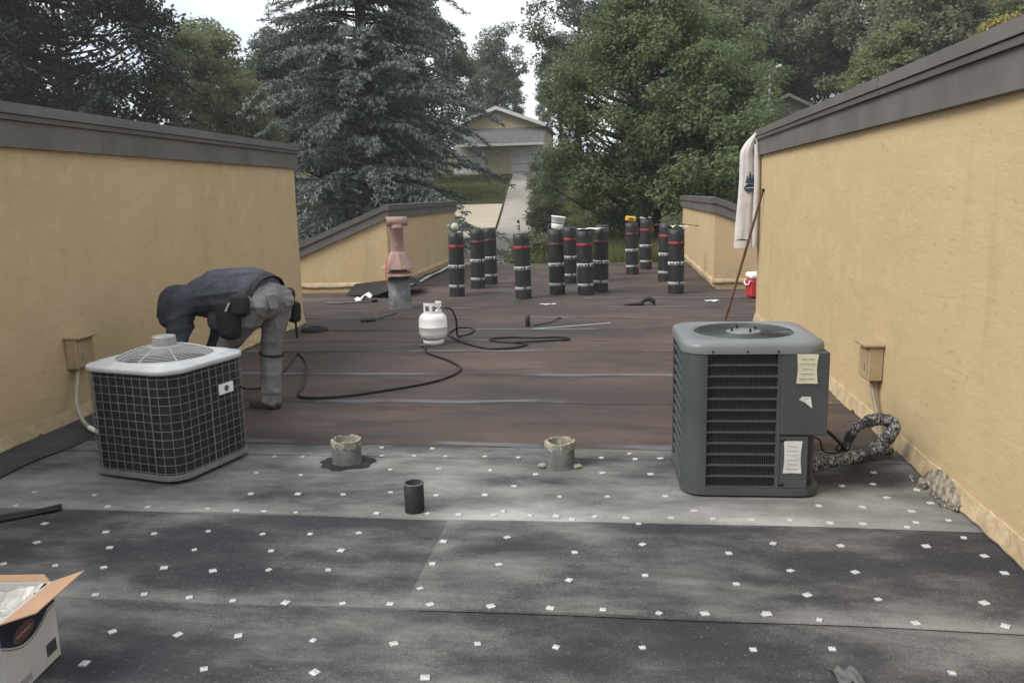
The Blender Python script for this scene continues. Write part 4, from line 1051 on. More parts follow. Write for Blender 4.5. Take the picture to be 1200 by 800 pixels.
# plastic liner bunched up inside
r2 = random.Random(6); V = []; F = []; n = 14
for j in range(n+1):
    for i in range(n+1):
        u, v = i/n, j/n; e = min(u, 1-u, v, 1-v)*4
        V.append((lerp(-w+t_+.002, -t_-.002, u), lerp(-d/2+t_+.002, d/2-t_-.002, v), h*.74+.06*max(0, 1-e)+r2.uniform(-.012, .012)+.02*math.sin(u*8)*math.cos(v*7)))
for j in range(n):
    for i in range(n): F.append((j*(n+1)+i, j*(n+1)+i+1, (j+1)*(n+1)+i+1, (j+1)*(n+1)+i))
M['liner'] = simple('cloudy_plastic', (.55, .53, .50), (.40, .38, .35), 18, .3, .6, 30, .01, spec=.6)
MB().add(V, F, False).build('plastic_liner', 'liner', th)
# printed navy band with curved lower edge on right and front panels
def curve_band(nm, axis, par):
    V = []; F = []; n = 14
    for i in range(n+1):
        u = i/n; zl = h-.075-.05*math.sin(PI*min(1, u*1.15))
        if axis == 'x': V += [(.0016, lerp(-d/2, d/2, u), zl), (.0016, lerp(-d/2, d/2, u), h-.001)]
        else: V += [(lerp(-w, 0, u), -d/2-.0016, h-.07-.045*math.sin(PI*u*.8+.5)), (lerp(-w, 0, u), -d/2-.0016, h-.001)]
    for i in range(n): F.append((2*i, 2*i+2, 2*i+3, 2*i+1))
    return MB().add(V, F).build(nm, 'box_n', par)
pb = curve_band('printed_band', 'x', th); curve_band('printed_band', 'y', th)
def on_right(y, z, off): return (off, y, z)
n = 26; cy, cz = -.035, h-.083; ca, sa = math.cos(.10), math.sin(.10)
def ell(rx, ry, off): return [on_right(cy+rx*math.cos(2*PI*i/n)*ca-ry*math.sin(2*PI*i/n)*sa, cz+rx*math.cos(2*PI*i/n)*sa+ry*math.sin(2*PI*i/n)*ca, off) for i in range(n)]
MB().add(ell(.056, .026, .0026), [tuple(range(n))]).build('logo_oval', 'logo', pb)
MB().tube(ell(.056, .026, .0026), .0014, 4, closed=True).build('logo_edge', 'galv', pb)
MB().tube([on_right(cy-.040+i*.0053, cz-.003+.0075*math.sin(i*2.3)+i*.0003, .0034) for i in range(16)], .0019, 4).build('logo_script', 'band', pb)
MB().tube([on_right(lerp(-d/2, d/2, i/14), h-.083-.05*math.sin(PI*min(1, i/14*1.15)), .0022) for i in range(15)], .0012, 4).build('printed_line', 'galv', th)
for k in range(8): MB().box((.0016, d/2-.075+k*.0075, .055), (.001, .0035 if k % 3 else .005, .045)).build('barcode_bar', 'ink', th)
for k in range(3): MB().box((.0016, -.07+.01*k, .035-.009*k), (.001, .10-.02*k, .003)).build('printed_text', 'galv', th)
# flaps, bent outward
def flap(pts, nm='flap', m='card'):
    o = MB().add(pts, [(0, 1, 2, 3)]).build(nm, m, th)
    md = o.modifiers.new('t', 'SOLIDIFY'); md.thickness = .004; md.offset = 0; return o
flap([(0.002, -d/2+.004, h), (.002, d/2-.004, h), (.088, d/2+.055, h+.012), (.082, -d/2+.07, h+.004)])
flap([(-w, d/2, h), (-.004, d/2, h), (-.03, d/2+.012, h+.022), (-w+.02, d/2+.015, h+.02)])
flap([(-w, -d/2+.004, h), (-w, d/2-.004, h), (-w-.12, d/2-.02, h-.04), (-w-.12, -d/2+.02, h-.04)])
flap([(-w, -d/2, h), (-.004, -d/2, h), (-.02, -d/2-.13, h-.06), (-w+.02, -d/2-.13, h-.06)])
tag(th, 'open white and navy carton with cardboard flaps spread', 'box')

# ================================================================== THE BENDING MAN
class Body(MB):
    def limb(s, pts, rad, side=None, n=14, sub=4):
        """smooth tapered limb; rad = (half width along side, half thickness) per node"""
        P = spline(pts, sub); m = len(pts); R2 = []
        rad = [(r, r) if not hasattr(r, '__len__') else r for r in rad]
        for i in range(m-1):
            for k in range(sub): R2.append(tuple(lerp(rad[i][q], rad[i+1][q], k/sub) for q in (0, 1)))
        R2.append(rad[-1]); rings = []; sv = Vector(side) if side is not None else Vector((0, 1, 0))
        def rg(c, t, ra, rb):
            u = (sv-t*sv.dot(t)).normalized(); v = t.cross(u)
            return [tuple(c+u*(ra*math.cos(2*PI*k/n))+v*(rb*math.sin(2*PI*k/n))) for k in range(n)]
        for i, c in enumerate(P):
            t = (P[min(i+1, len(P)-1)]-P[max(i-1, 0)]).normalized()
            if i == 0: rings += [rg(c-t*R2[0][1]*.55, t, R2[0][0]*.35, R2[0][1]*.35), rg(c-t*R2[0][1]*.38, t, R2[0][0]*.75, R2[0][1]*.75)]
            rings.append(rg(c, t, *R2[i]))
            if i == len(P)-1: rings += [rg(c+t*R2[-1][1]*.38, t, R2[-1][0]*.75, R2[-1][1]*.75), rg(c+t*R2[-1][1]*.55, t, R2[-1][0]*.35, R2[-1][1]*.35)]
        return s.loft(rings, True)
    def skin(s, name, m, parent, vox=.014, smooth=4, wr=0.0, seed=0):
        me = s.mesh(name+'_src'); o = bpy.data.objects.new(name+'_src', me); C.objects.link(o)
        r = o.modifiers.new('r', 'REMESH'); r.mode = 'VOXEL'; r.voxel_size = vox; r.use_smooth_shade = True
        sm = o.modifiers.new('s', 'SMOOTH'); sm.iterations = smooth; sm.factor = .5
        dg = bpy.context.evaluated_depsgraph_get(); em = bpy.data.meshes.new_from_object(o.evaluated_get(dg)); em.name = name
        bpy.data.objects.remove(o, do_unlink=True); bpy.data.meshes.remove(me)
        if wr:   # cloth creases pushed into the surface
            nv = len(em.vertices); co = np.zeros(nv*3, dtype=np.float32); em.vertices.foreach_get('co', co); co = co.reshape(-1, 3)
            no = np.zeros(nv*3, dtype=np.float32); em.vertices.foreach_get('normal', no); no = no.reshape(-1, 3)
            rg = np.random.default_rng(seed); w = np.zeros(nv)
            for k in range(5):   # sharp-crested folds that fade in and out
                d = rg.normal(size=3)*np.array([1.0, .5, .55]); d /= np.linalg.norm(d); f = rg.uniform(26, 60)
                ph = co@d*f+rg.uniform(0, 6)+1.6*np.sin(co@rg.normal(size=3)*6)
                fade = np.clip(np.sin(co@rg.normal(size=3)*9+rg.uniform(0, 6))+.25, 0, 1)
                w += (1-np.abs(np.sin(ph*.5)))**2.5*fade*2.2
            co += no*(w[:, None]*wr).astype(np.float32); em.vertices.foreach_set('co', co.ravel()); em.update()
        em.polygons.foreach_set('use_smooth', [True]*len(em.polygons))
        return link(name, em, m, parent)
def cloth_mat(name, a, b, sc_=7):
    t = NT(name); f = t.noise(sc_, 5, .65)
    col = t.ramp(f, [(.35, b), (.65, a)])
    n = t.bump(t.noise(14, 4, .7, (1, 1.6, 1)), .5, .025); n = t.bump(t.noise(300, 2, .5), .2, .001, n)
    return t.done(col, .95, n, spec=.15)
M['hoodie'] = cloth_mat('slate_fleece', (.082, .090, .112), (.056, .062, .078))
M['denim'] = cloth_mat('grey_denim', (.26, .26, .265), (.17, .17, .178), 10)
M['skin'] = simple('skin', (.36, .21, .15), (.30, .17, .12), 9, .55, .1, 60, .002)
M['boot'] = simple('tan_boot', (.12, .085, .06), (.07, .05, .038), 12, .8, .3)
M['leather'] = simple('black_canvas', (.022, .022, .024), (.014, .014, .016), 14, .8, .3, 60, .004)
PX, PY = -2.60, 5.80
man = empty('person', (PX, PY, .012))
def Q(x, y, z): return (x-PX, y-PY, z-.012)
d2 = Vector((-.965, .262, 0)); lf = Vector((-.262, -.965, 0))      # facing, left
def off(p, f, l, z): q = Vector(p)+d2*f+lf*l; return (q.x, q.y, q.z+z)
pel = Vector(Q(-2.565, 5.80, .86))
hipR, hipL = Vector(off(pel, 0, -.095, -.02)), Vector(off(pel, .02, .095, -.02))
kneeR, ankR = Vector(Q(-2.600, 5.90, .455)), Vector(Q(-2.605, 5.86, .10))
kneeL, ankL = Vector(Q(-2.90, 5.78, .50)), Vector(Q(-2.97, 5.74, .10))
sp1, sp2, sp3 = Vector(off(pel, .17, 0, .055)), Vector(off(pel, .39, 0, .055)), Vector(off(pel, .575, 0, .010))
neck = Vector(off(pel, .735, 0, -.015)); headc = Vector(off(pel, .875, 0, -.060))
shR, shL = Vector(off(sp3, .04, -.19, -.04)), Vector(off(sp3, .04, .19, -.04))
elR, elL = Vector(off(shR, .06, -.06, -.28)), Vector(off(shL, .05, .05, -.29))
wrR, wrL = Vector(off(elR, .08, .10, -.22)), Vector(off(elL, .10, -.10, -.21))
# body (mostly under the clothes)
b = Body()
b.limb([pel, sp1, sp2, sp3], [(.15, .10), (.13, .09), (.14, .10), (.15, .10)], lf)
b.limb([sp3, neck, headc], [.07, .055, .06], lf)
hd_dir = Vector((d2.x*.15, d2.y*.15, -.98)).normalized()             # crown points forward and down
crown = headc+hd_dir*.12
face_n = Vector((-d2.x*.98, -d2.y*.98, -.15)).normalized()          # face looks down and back to the feet
b.limb([headc-hd_dir*.05, headc+hd_dir*.02, crown], [(.062, .075), (.075, .092), (.055, .065)], lf)
b.limb([headc+face_n*.075+hd_dir*-.01, headc+face_n*.105+hd_dir*.0], [.016, .012], lf, 8)          # nose
for s in (-1, 1):
    e_ = headc+lf*(s*.077); b.limb([e_-hd_dir*.025, e_+hd_dir*.02], [(.010, .02), (.010, .018)], lf, 8)
    b.limb([headc+face_n*.07+lf*(s*.03)-hd_dir*-.03, headc+face_n*.078+lf*(s*.03)-hd_dir*-.03], [.013, .011], lf, 8)   # brows/eyes
b.limb([headc+face_n*.074-hd_dir*.042+lf*.022, headc+face_n*.074-hd_dir*.042-lf*.022], [.009, .009], d2, 8)           # mouth
for sh, el, wr, s in ((shR, elR, wrR, -1), (shL, elL, wrL, 1)):
    b.limb([Vector(off(sp3, 0, s*.10, -.02)), sh, el, wr], [.06, .058, .044, .031], lf)
    pd = (wr-el).normalized(); pd = (pd+Vector((d2.x*.25, d2.y*.25, -.1))).normalized(); pw = (lf-pd*lf.dot(pd)).normalized(); pn = pd.cross(pw)
    b.limb([wr, wr+pd*.05, wr+pd*.095], [(.028, .022), (.042, .017), (.040, .014)], pw)
    for k, (o_, L_) in enumerate(((-.030, .062), (-.010, .074), (.011, .070), (.030, .055))):
        r0 = wr+pd*.09+pw*o_; cv = -pn*(s)
        b.limb([r0, r0+pd*L_*.5+cv*.010, r0+pd*L_*.85+cv*.035], [.0095, .009, .0075], pw, 8)
    t0 = wr+pd*.03+pw*(.036*-s); b.limb([t0, t0+pd*.035+pw*(-s*.028), t0+pd*.065+pw*(-s*.030)-pn*s*.012], [.013, .011, .009], pw, 8)
for h_, k_, a_ in ((hipR, kneeR, ankR), (hipL, kneeL, ankL)):
    b.limb([h_, k_, a_, a_-Vector((0, 0, .05))], [.078, .055, .040, .04], lf)
    b.limb([a_-Vector((0, 0, .06)), a_-Vector((0, 0, .065))+d2*.14], [(.04, .03), (.035, .02)], lf)
body = b.skin('body', 'skin', man, .0085, 2)
# jeans
j = Body()
j.limb([Vector(off(pel, .10, 0, .01)), Vector(off(pel, .02, 0, 0)), Vector(off(pel, -.06, 0, -.03))], [(.165, .135), (.185, .15), (.16, .125)], lf, 18)
for h_, k_, a_, s in ((hipR, kneeR, ankR, -1), (hipL, kneeL, ankL, 1)):
    mid = h_+(k_-h_)*.45+Vector((-d2.x*.015, -d2.y*.015, 0))
    j.limb([Vector(off(h_, -.03, 0, .03)), mid, k_, k_+(a_-k_)*.45, a_+Vector((0, 0, .0)), a_-Vector((0, 0, .045))], [(.112, .130), (.092, .098), (.072, .077), (.072, .075), (.066, .072), (.070, .076)], lf, 18)
jn = j.skin('jeans', 'denim', man, .011, 4, .0046, 3)
pk = MB()
for s in (-1, 1):   # back pockets, hugging the seat
    c0 = Vector(off(pel, -.155 if s > 0 else -.15, s*.09, .03))
o_ = Body(); o_.limb([Vector(off(pel, -.128, .085, .045)), Vector(off(pel, -.142, .088, -.06))], [(.062, .014), (.050, .012)], lf, 12); o_.skin('back_pocket', 'denim', jn, .008, 2)
o_ = Body(); o_.limb([Vector(off(pel, -.128, -.085, .045)), Vector(off(pel, -.142, -.088, -.06))], [(.062, .014), (.050, .012)], lf, 12); o_.skin('back_pocket', 'denim', jn, .008, 2)
st = MB(); kc = kneeR+Vector((0, 0, -.03)); st.tube([tuple(kc+lf*(.088*math.cos(2*PI*i/20))+d2*(.092*math.sin(2*PI*i/20))+Vector((0, 0, .012*math.sin(2*PI*i/20)))) for i in range(20)], .0085, 6, closed=True); st.build('knee_strap', 'leather', jn)
# boots
for a_ in (ankR, ankL):
    g = Body(); g.limb([a_+Vector((0, 0, .03)), a_-Vector((0, 0, .04))], [.060, .058], lf); g.limb([a_-Vector((0, 0, .058))-d2*.05, a_-Vector((0, 0, .058))+d2*.08, a_-Vector((0, 0, .068))+d2*.19], [(.048, .040), (.052, .038), (.044, .026)], lf)
    g.limb([a_-Vector((0, 0, .088))-d2*.05, a_-Vector((0, 0, .088))+d2*.19], [(.05, .013), (.048, .012)], lf)
    g.skin('boot', 'boot', man, .009, 2)
# hoodie: torso, sleeves and hood in one surface
h = Body()
h.limb([Vector(off(pel, .03, 0, .055)), Vector(off(pel, .17, 0, .06)), sp2+Vector((0, 0, -.015)), sp3+Vector((0, 0, -.01)), Vector(off(sp3, .09, 0, -.05))], [(.185, .145), (.200, .165), (.215, .175), (.215, .150), (.14, .105)], lf, 20)
h.limb([Vector(off(pel, .13, 0, -.09)), Vector(off(pel, .40, 0, -.17))], [(.17, .14), (.18, .14)], lf, 16)
for sh, el, wr, s in ((shR, elR, wrR, -1), (shL, elL, wrL, 1)):
    h.limb([Vector(off(sp3, -.04, s*.09, 0)), sh, el, wr-(wr-el)*.10], [(.11, .105), (.098, .095), (.078, .074), (.056, .054)], lf, 16)
h.limb([Vector(off(sp3, .06, 0, -.03)), neck+Vector((0, 0, .01)), headc-hd_dir*.05+Vector((d2.x, d2.y, 0))*.0], [(.12, .10), (.095, .085), (.105, .10)], lf, 18)
h.limb([headc-hd_dir*.07, headc+hd_dir*.04, crown+hd_dir*.03], [(.115, .112), (.130, .135), (.112, .115)], lf, 18)
ho = h.skin('hoodie', 'hoodie', man, .011, 4, .0050, 7)
# hem riding over the belt
hm = Body(); hm.limb([Vector(off(pel, .02, 0, .052)), Vector(off(pel, .085, 0, .060))], [(.193, .150), (.200, .158)], lf, 20); hm.skin('hem', 'hoodie', man, .010, 2, .001, 2)
bd_ = Body(); bd_.limb([crown+face_n*.05+hd_dir*.02, crown+face_n*.085+hd_dir*.085], [(.055, .03), (.035, .018)], lf, 12); bd_.skin('hood_edge', 'leather', ho, .008, 2)
# belt with pouches
bl = MB(); bc = Vector(off(pel, .0, 0, .03))
ax = (d2*.96+Vector((0, 0, .25))).normalized(); vv = ax.cross(lf).normalized()
rings = []
for i in range(30):
    a = 2*PI*i/30; c = bc+lf*(.186*math.cos(a))+vv*(.146*math.sin(a)); o2_ = (lf*math.cos(a)+vv*math.sin(a)).normalized()
    rings.append([tuple(c+ax*.026), tuple(c+o2_*.008+ax*.026), tuple(c+o2_*.008-ax*.026), tuple(c-ax*.026)])
bl.loft(rings, False, False, True); be = bl.build('tool_belt', 'leather', man)
def pouch(c, w, dp, hgt, nm='pouch'):
    g = Body(); g.limb([c+Vector((0, 0, hgt/2)), c, c-Vector((0, 0, hgt/2))], [(w*1.05, dp*.9), (w, dp), (w*.9, dp*.9)], d2, 12); return g.skin(nm, 'leather', be, .010, 2, .0015, 5)
pouch(Vector(off(pel, .17, .225, -.13)), .105, .055, .24)
pouch(Vector(off(pel, .05, .235, -.02)), .080, .045, .12)
pouch(Vector(off(pel, .00, -.240, -.02)), .070, .055, .10)
pouch(Vector(off(pel, -.06, -.235, -.13)), .060, .045, .12)
c = Vector(off(pel, -.08, -.215, 0)); MB().tube([tuple(c+Vector((0, 0, .02))), tuple(c+Vector((.01, 0, -.33)))], .010, 8).build('hammer_handle', 'leather', be)
c = Vector(off(pel, .12, .282, -.03)); MB().box(tuple(c), (.012, .012, .07), rot=Matrix.Rotation(.5, 3, 'Y')).build('tool_blade', 'band', be)
tag(man, 'man in dark hooded sweatshirt, grey jeans and tool belt bending over', 'person')
# torch in his hands
tc_ = man.location+ (wrL+wrR)*.5+Vector((0, 0, -.10)); 
th = empty('gas_torch', tuple(tc_), .3)
MB().tube([(.10, -.10, -.02), (0, 0, .0), (-.18, .10, -.10)], .011, 8).build('torch_tube', 'black_metal', th)
MB().lathe([(.022, 0), (.030, .02), (.032, .09), (.028, .09)], (-.18, .10, -.10), 14, True, Matrix.Rotation(-2.2, 3, 'Y')).build('burner', 'galv', th)
tag(th, 'roofing torch held low by the bending man', 'torch')

# ================================================================== FAR HOUSES
M['siding'] = simple('cream_siding', (.58, .50, .33), (.53, .455, .30), 3, .8, .1)
M['siding_g'] = simple('grey_gable', (.50, .49, .42), (.45, .44, .38), 3, .8, .1)
M['hwhite'] = simple('house_white', (.66, .66, .65), (.58, .58, .57), 3, .7, .05)
M['hroof'] = simple('grey_shingle', (.17, .175, .18), (.125, .13, .135), 4, .9, .3, 30, .01)
hx0, hx1, hy, hz0 = -12.1, -4.85, 62.0, 2.72
th = empty('house', (-8.45, hy, hz0))
def HB(nm, m, x0, x1, y0, y1, z0, z1, par=None): return MB().b2(x0+8.45, x1+8.45, y0-hy, y1-hy, z0-hz0, z1-hz0).build(nm, m, par or th)
HB('wall', 'siding', hx0+.25, hx1-.25, hy, hy+11, hz0-1, 6.62)
# gable front and main roof
xm = (hx0+hx1)/2; za, ze = 7.95, 6.62
MB().add([(hx0+.25+8.45, -.01, 6.62-hz0), (hx1-.25+8.45, -.01, 6.62-hz0), (xm+8.45, -.01, za-.1-hz0), (hx0+.25+8.45, .2, 6.62-hz0), (hx1-.25+8.45, .2, 6.62-hz0), (xm+8.45, .2, za-.1-hz0)], [(0, 1, 2), (5, 4, 3), (0, 2, 5, 3), (2, 1, 4, 5), (1, 0, 3, 4)]).build('gable', 'siding', th)
for s, xe in ((-1, hx0), (1, hx1)):
    V = [(xm+8.45, -.55, za-hz0), (xe+8.45, -.55, ze-hz0), (xe+8.45, 11.4, ze-hz0), (xm+8.45, 11.4, za-hz0)]
    F = [(0, 1, 2, 3), (7, 6, 5, 4), (0, 4, 5, 1), (1, 5, 6, 2), (2, 6, 7, 3)]
    MB().add(V+[(a, b_, c-.14) for a, b_, c in V], [f[::-1] for f in F] if s < 0 else F).build('roof_slope', 'hroof', th)
    V = [(xm+8.45, -.60, za+.03-hz0), (xe+8.45, -.60, ze+.03-hz0), (xe+8.45, -.552, ze+.03-hz0), (xm+8.45, -.552, za+.03-hz0)]
    MB().add(V+[(a, b_, c-.26) for a, b_, c in V], [(0, 1, 2, 3), (7, 6, 5, 4), (0, 4, 5, 1), (1, 5, 6, 2), (2, 6, 7, 3), (3, 7, 4, 0)]).build('barge_board', 'hwhite', th)
HB('gable_vent', 'hwhite', xm-.3, xm+.3, hy-.06, hy-.012, 7.05, 7.5)
# skirt roof over the doors
V = [(hx0+.1+8.45, -.02, 6.42-hz0), (hx1-.1+8.45, -.02, 6.42-hz0), (hx1-.1+8.45, -1.15, 5.30-hz0), (hx0+.1+8.45, -1.15, 5.30-hz0)]
MB().add(V+[(a, b_, c-.12) for a, b_, c in V], [(0, 3, 2, 1), (4, 5, 6, 7), (3, 7, 6, 2), (2, 6, 5, 1), (0, 4, 7, 3)]).build('skirt_roof', 'hroof', th)
HB('gutter', 'hwhite', hx0+.05, hx1-.05, hy-1.28, hy-1.14, 5.08, 5.26)
for x0, x1 in ((-7.40, -5.25), (-11.6, -9.62)):
    dr_ = HB('garage_door', 'hwhite', x0, x1, hy-.06, hy-.008, hz0-.1, 4.98)
    for k in range(3): HB('door_rail', 'hroof', x0+.05, x1-.05, hy-.068, hy-.061, 3.2+k*.6, 3.225+k*.6, dr_)
    for xx in (x0-.1, x1+.004): HB('door_frame', 'hwhite', xx, xx+.096, hy-.09, hy-.004, hz0-.1, 5.06)
HB('chimney', 'hwhite', -8.9, -8.5, hy+5, hy+5.4, 7.6, 8.25)
tag(th, 'cream gabled house with grey skirt roof and white doors up the driveway', 'house')
M['brownroof'] = simple('brown_shingle', (.20, .12, .085), (.15, .09, .065), 5, .9, .2)
M['greygreen'] = simple('weathered_siding', (.17, .18, .15), (.13, .14, .115), 3, .85, .1)
th = empty('house', (9.0, 47, terr(9, 47)))
zb = terr(9, 47)
MB().b2(-2.2, 2.8, 0, 7, -1.5, 5.15-zb).build('wall', 'greygreen', th)
for s in (-1, 1):
    V = [(.3, -.4, 6.5-zb), (.3+s*3.0, -.4, 5.0-zb), (.3+s*3.0, 7.4, 5.0-zb), (.3, 7.4, 6.5-zb)]; F = [(0, 1, 2, 3), (7, 6, 5, 4), (0, 4, 5, 1), (1, 5, 6, 2), (2, 6, 7, 3)]
    MB().add(V+[(a, b_, c-.12) for a, b_, c in V], [f[::-1] for f in F] if s < 0 else F).build('roof_slope', 'brownroof', th)
    V = [(.3, -.46, 6.51-zb), (.3+s*3.05, -.46, 5.0-zb), (.3+s*3.05, -.41, 5.0-zb), (.3, -.41, 6.53-zb)]
    MB().add(V+[(a, b_, c-.16) for a, b_, c in V], [(0, 1, 2, 3), (7, 6, 5, 4), (0, 4, 5, 1), (1, 5, 6, 2), (2, 6, 7, 3), (3, 7, 4, 0)]).build('barge_board', 'greygreen', th)
MB().add([(-2.2, -.02, 5.1-zb), (2.8, -.02, 5.1-zb), (.3, -.02, 6.42-zb), (-2.2, .1, 5.1-zb), (2.8, .1, 5.1-zb), (.3, .1, 6.42-zb)], [(0, 1, 2), (5, 4, 3), (0, 2, 5, 3), (2, 1, 4, 5), (1, 0, 3, 4)]).build('gable', 'greygreen', th)
V = [(-3.6, -2.2, 4.45-zb), (2.8, -2.2, 4.45-zb), (2.8, -.03, 5.05-zb), (-3.6, -.03, 5.05-zb)]
MB().add(V+[(a, b_, c-.12) for a, b_, c in V], [(0, 1, 2, 3), (7, 6, 5, 4), (0, 4, 5, 1), (1, 5, 6, 2), (2, 6, 7, 3), (3, 7, 4, 0)]).build('porch_roof', 'brownroof', th)
for x in (-3.4, -.4, 2.6): MB().b2(x-.07, x+.07, -2.1, -1.96, -1, 4.5-zb).build('porch_post', 'hwhite', th)
tag(th, 'weathered house with brown porch roof among the woods behind the sunlit wall', 'house')
# lamp post
zb = terr(5.69, 32); th = empty('lamp_post', (5.69, 32, zb))
MB().tube([(0, 0, -.3), (0, 0, 5.75-zb)], [.055, .045], 10).build('post', 'duct', th)
MB().tube(spline([(0, 0, 5.70-zb), (.03, -.02, 5.80-zb), (.12, -.05, 5.86-zb)]), .03, 8).build('arm', 'galv', th)
MB().box((.24, -.08, 5.90-zb), (.30, .16, .09), -.25, .02, rot=Matrix.Rotation(-.3, 3, 'Y')).build('lamp_head', 'hwhite', th)
tag(th, 'thin grey lamp post with angled head behind the sunlit wall', 'lamp post')

# ================================================================== TREES
M['bark'] = simple('bark', (.060, .048, .038), (.035, .028, .023), 9, .95, .8, 18, .03)
M['bark_g'] = simple('grey_bark', (.085, .078, .068), (.05, .046, .04), 9, .95, .8, 18, .03)
def quads(name, c, a, b, m, parent, shape='leaf'):
    """c centres, a half-length vectors, b half-width vectors -> one leaf-shaped quad each"""
    N = len(c); v = np.empty((N, 4, 3), dtype=np.float32)
    v[:, 0] = c-a; v[:, 1] = c+b-a*.1; v[:, 2] = c+a; v[:, 3] = c-b-a*.1
    me = bpy.data.meshes.new(name); me.vertices.add(N*4); me.vertices.foreach_set('co', v.ravel())
    me.loops.add(N*4); me.loops.foreach_set('vertex_index', np.arange(N*4, dtype=np.int32))
    me.polygons.add(N); me.polygons.foreach_set('loop_start', np.arange(0, N*4, 4, dtype=np.int32)); me.polygons.foreach_set('loop_total', np.full(N, 4, dtype=np.int32))
    me.update(calc_edges=True); return link(name, me, m, parent)
def unit(v): return v/np.maximum(np.linalg.norm(v, axis=-1, keepdims=True), 1e-6)
def decid(name, seed, H, R, z0, nclump, per, leaf, m, bark='bark', spread=.36, top=.55, stems=1, lean=0.0, open_=0.0, wid=.55):
    """broad-leaved tree: trunk(s), limbs out to clump centres, leaves scattered round each clump"""
    rg = np.random.default_rng(seed); th = empty(name)
    cz = z0+(H-z0)*.5
    # lobed envelope
    lob = rg.normal(size=(9, 3)); lob = unit(lob); amp = rg.uniform(.05, .28, 9)
    cl = []
    while len(cl) < nclump:
        u = unit(rg.normal(size=3)); rad = rg.uniform(.25 if rg.random() < .35 else .62, 1.0)**.7
        env = .82+np.sum(amp*np.maximum(0, lob@u)**3)
        p = u*rad*env
        zz_ = p[2]; taper = 1-max(0, zz_)*(1-top)
        q = np.array([p[0]*R*taper, p[1]*R*taper, cz+zz_*(H-z0)*.5])
        if q[2] < z0*.8: continue
        cl.append(q)
    cl = np.array(cl); rc = rg.uniform(.6, 1.35, nclump)*spread
    # wood
    w = MB()
    bases = []
    for s in range(stems):
        a = 2*PI*s/max(1, stems)+seed; r0 = 0 if stems == 1 else .25+.12*s
        px, py = r0*math.cos(a), r0*math.sin(a); tr = .018*H+.03 if stems == 1 else .012*H+.02
        k = 7; pts = [(px+lean*i/k+.04*H/8*math.sin(i*1.7+s), py+.03*H/8*math.cos(i*2.1+s)+py*.8*i/k, -.3+(H*.86+.3)*i/k) for i in range(k+1)]
        w.tube(spline(pts, 2), [tr*(1-.9*i/(2*k)) for i in range(2*k+1)], 8); bases.append(np.array(pts))
    th_w = w
    for i in rg.permutation(nclump)[:int(nclump*.55)]:
        p = cl[i]; bs = bases[rg.integers(len(bases))]
        zt = max(.4, p[2]-rg.uniform(.25, .6)*max(.5, np.hypot(p[0], p[1]))); zt = min(zt, H*.8)
        t = np.clip((zt+.3)/(H*.86+.3), 0, 1)*(len(bs)-1); f = int(min(t, len(bs)-2)); st_ = bs[f]+(bs[f+1]-bs[f])*(t-f)
        md = (st_+p)/2+np.array([0, 0, -.08*np.linalg.norm(p-st_)])+rg.normal(size=3)*.08
        L = np.linalg.norm(p-st_); w.tube(spline([tuple(st_), tuple(md), tuple(p)], 3), [.012+.018*L*(1-k/6) for k in range(7)], 5)
    w.build('trunk', bark, th)
    # leaves
    n_ = (per*np.clip(rc/spread, .6, 1.4)**2).astype(int); idx = np.repeat(np.arange(nclump), n_); N = len(idx)
    g = rg.normal(size=(N, 3)); sh = unit(g)*(rg.random((N, 1))**.45)*np.array([1, 1, .72])
    c = cl[idx]+sh*rc[idx][:, None]*1.25+rg.normal(size=(N, 3))*.05
    nrm = unit(sh*.6+np.array([0, 0, .75])+rg.normal(size=(N, 3))*.55)
    t = unit(np.cross(nrm, rg.normal(size=(N, 3)))); bt = np.cross(nrm, t)
    L = leaf*rg.uniform(.65, 1.3, (N, 1))
    quads('crown', c, t*L*.5, bt*L*.5*wid, m, th)
    return th
LM = {
 'maple': leaf_mat('leaves_mid_green', [(.092, .135, .062), (.125, .175, .080), (.158, .212, .096), (.205, .255, .130)], .5),
 'dark': leaf_mat('leaves_dark', [(.018, .026, .020), (.026, .036, .026), (.036, .046, .033), (.052, .062, .045)], .2),  # darkness of backlit crowns put into the leaf colour
 'yel': leaf_mat('leaves_yellow_green', [(.128, .152, .070), (.165, .190, .086), (.200, .222, .102), (.24, .26, .13)], .5),
 'grey': leaf_mat('leaves_grey_green', [(.115, .135, .082), (.148, .170, .102), (.182, .200, .122), (.225, .240, .155)], .5),
 'far': leaf_mat('leaves_far', [(.078, .104, .072), (.105, .135, .092), (.132, .162, .112), (.165, .195, .138)], .45),
 'gold': leaf_mat('leaves_gold', [(.20, .17, .045), (.30, .25, .07), (.36, .31, .10)], .35),
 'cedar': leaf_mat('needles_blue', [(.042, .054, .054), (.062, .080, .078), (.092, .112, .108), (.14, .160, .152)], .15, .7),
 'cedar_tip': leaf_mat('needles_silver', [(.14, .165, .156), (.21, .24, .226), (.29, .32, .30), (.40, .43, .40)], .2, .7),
}
def put(o, x, y, label, group=None, rz=0.0, s=1.0, dz=0.0, cat='tree'):
    o.location = (x, y, terr(x, y)+dz); o.rotation_euler = (0, 0, rz); o.scale = (s, s, s)
    for k in ('label', 'group'):
        if k in o: del o[k]
    return tag(o, label, cat, group)

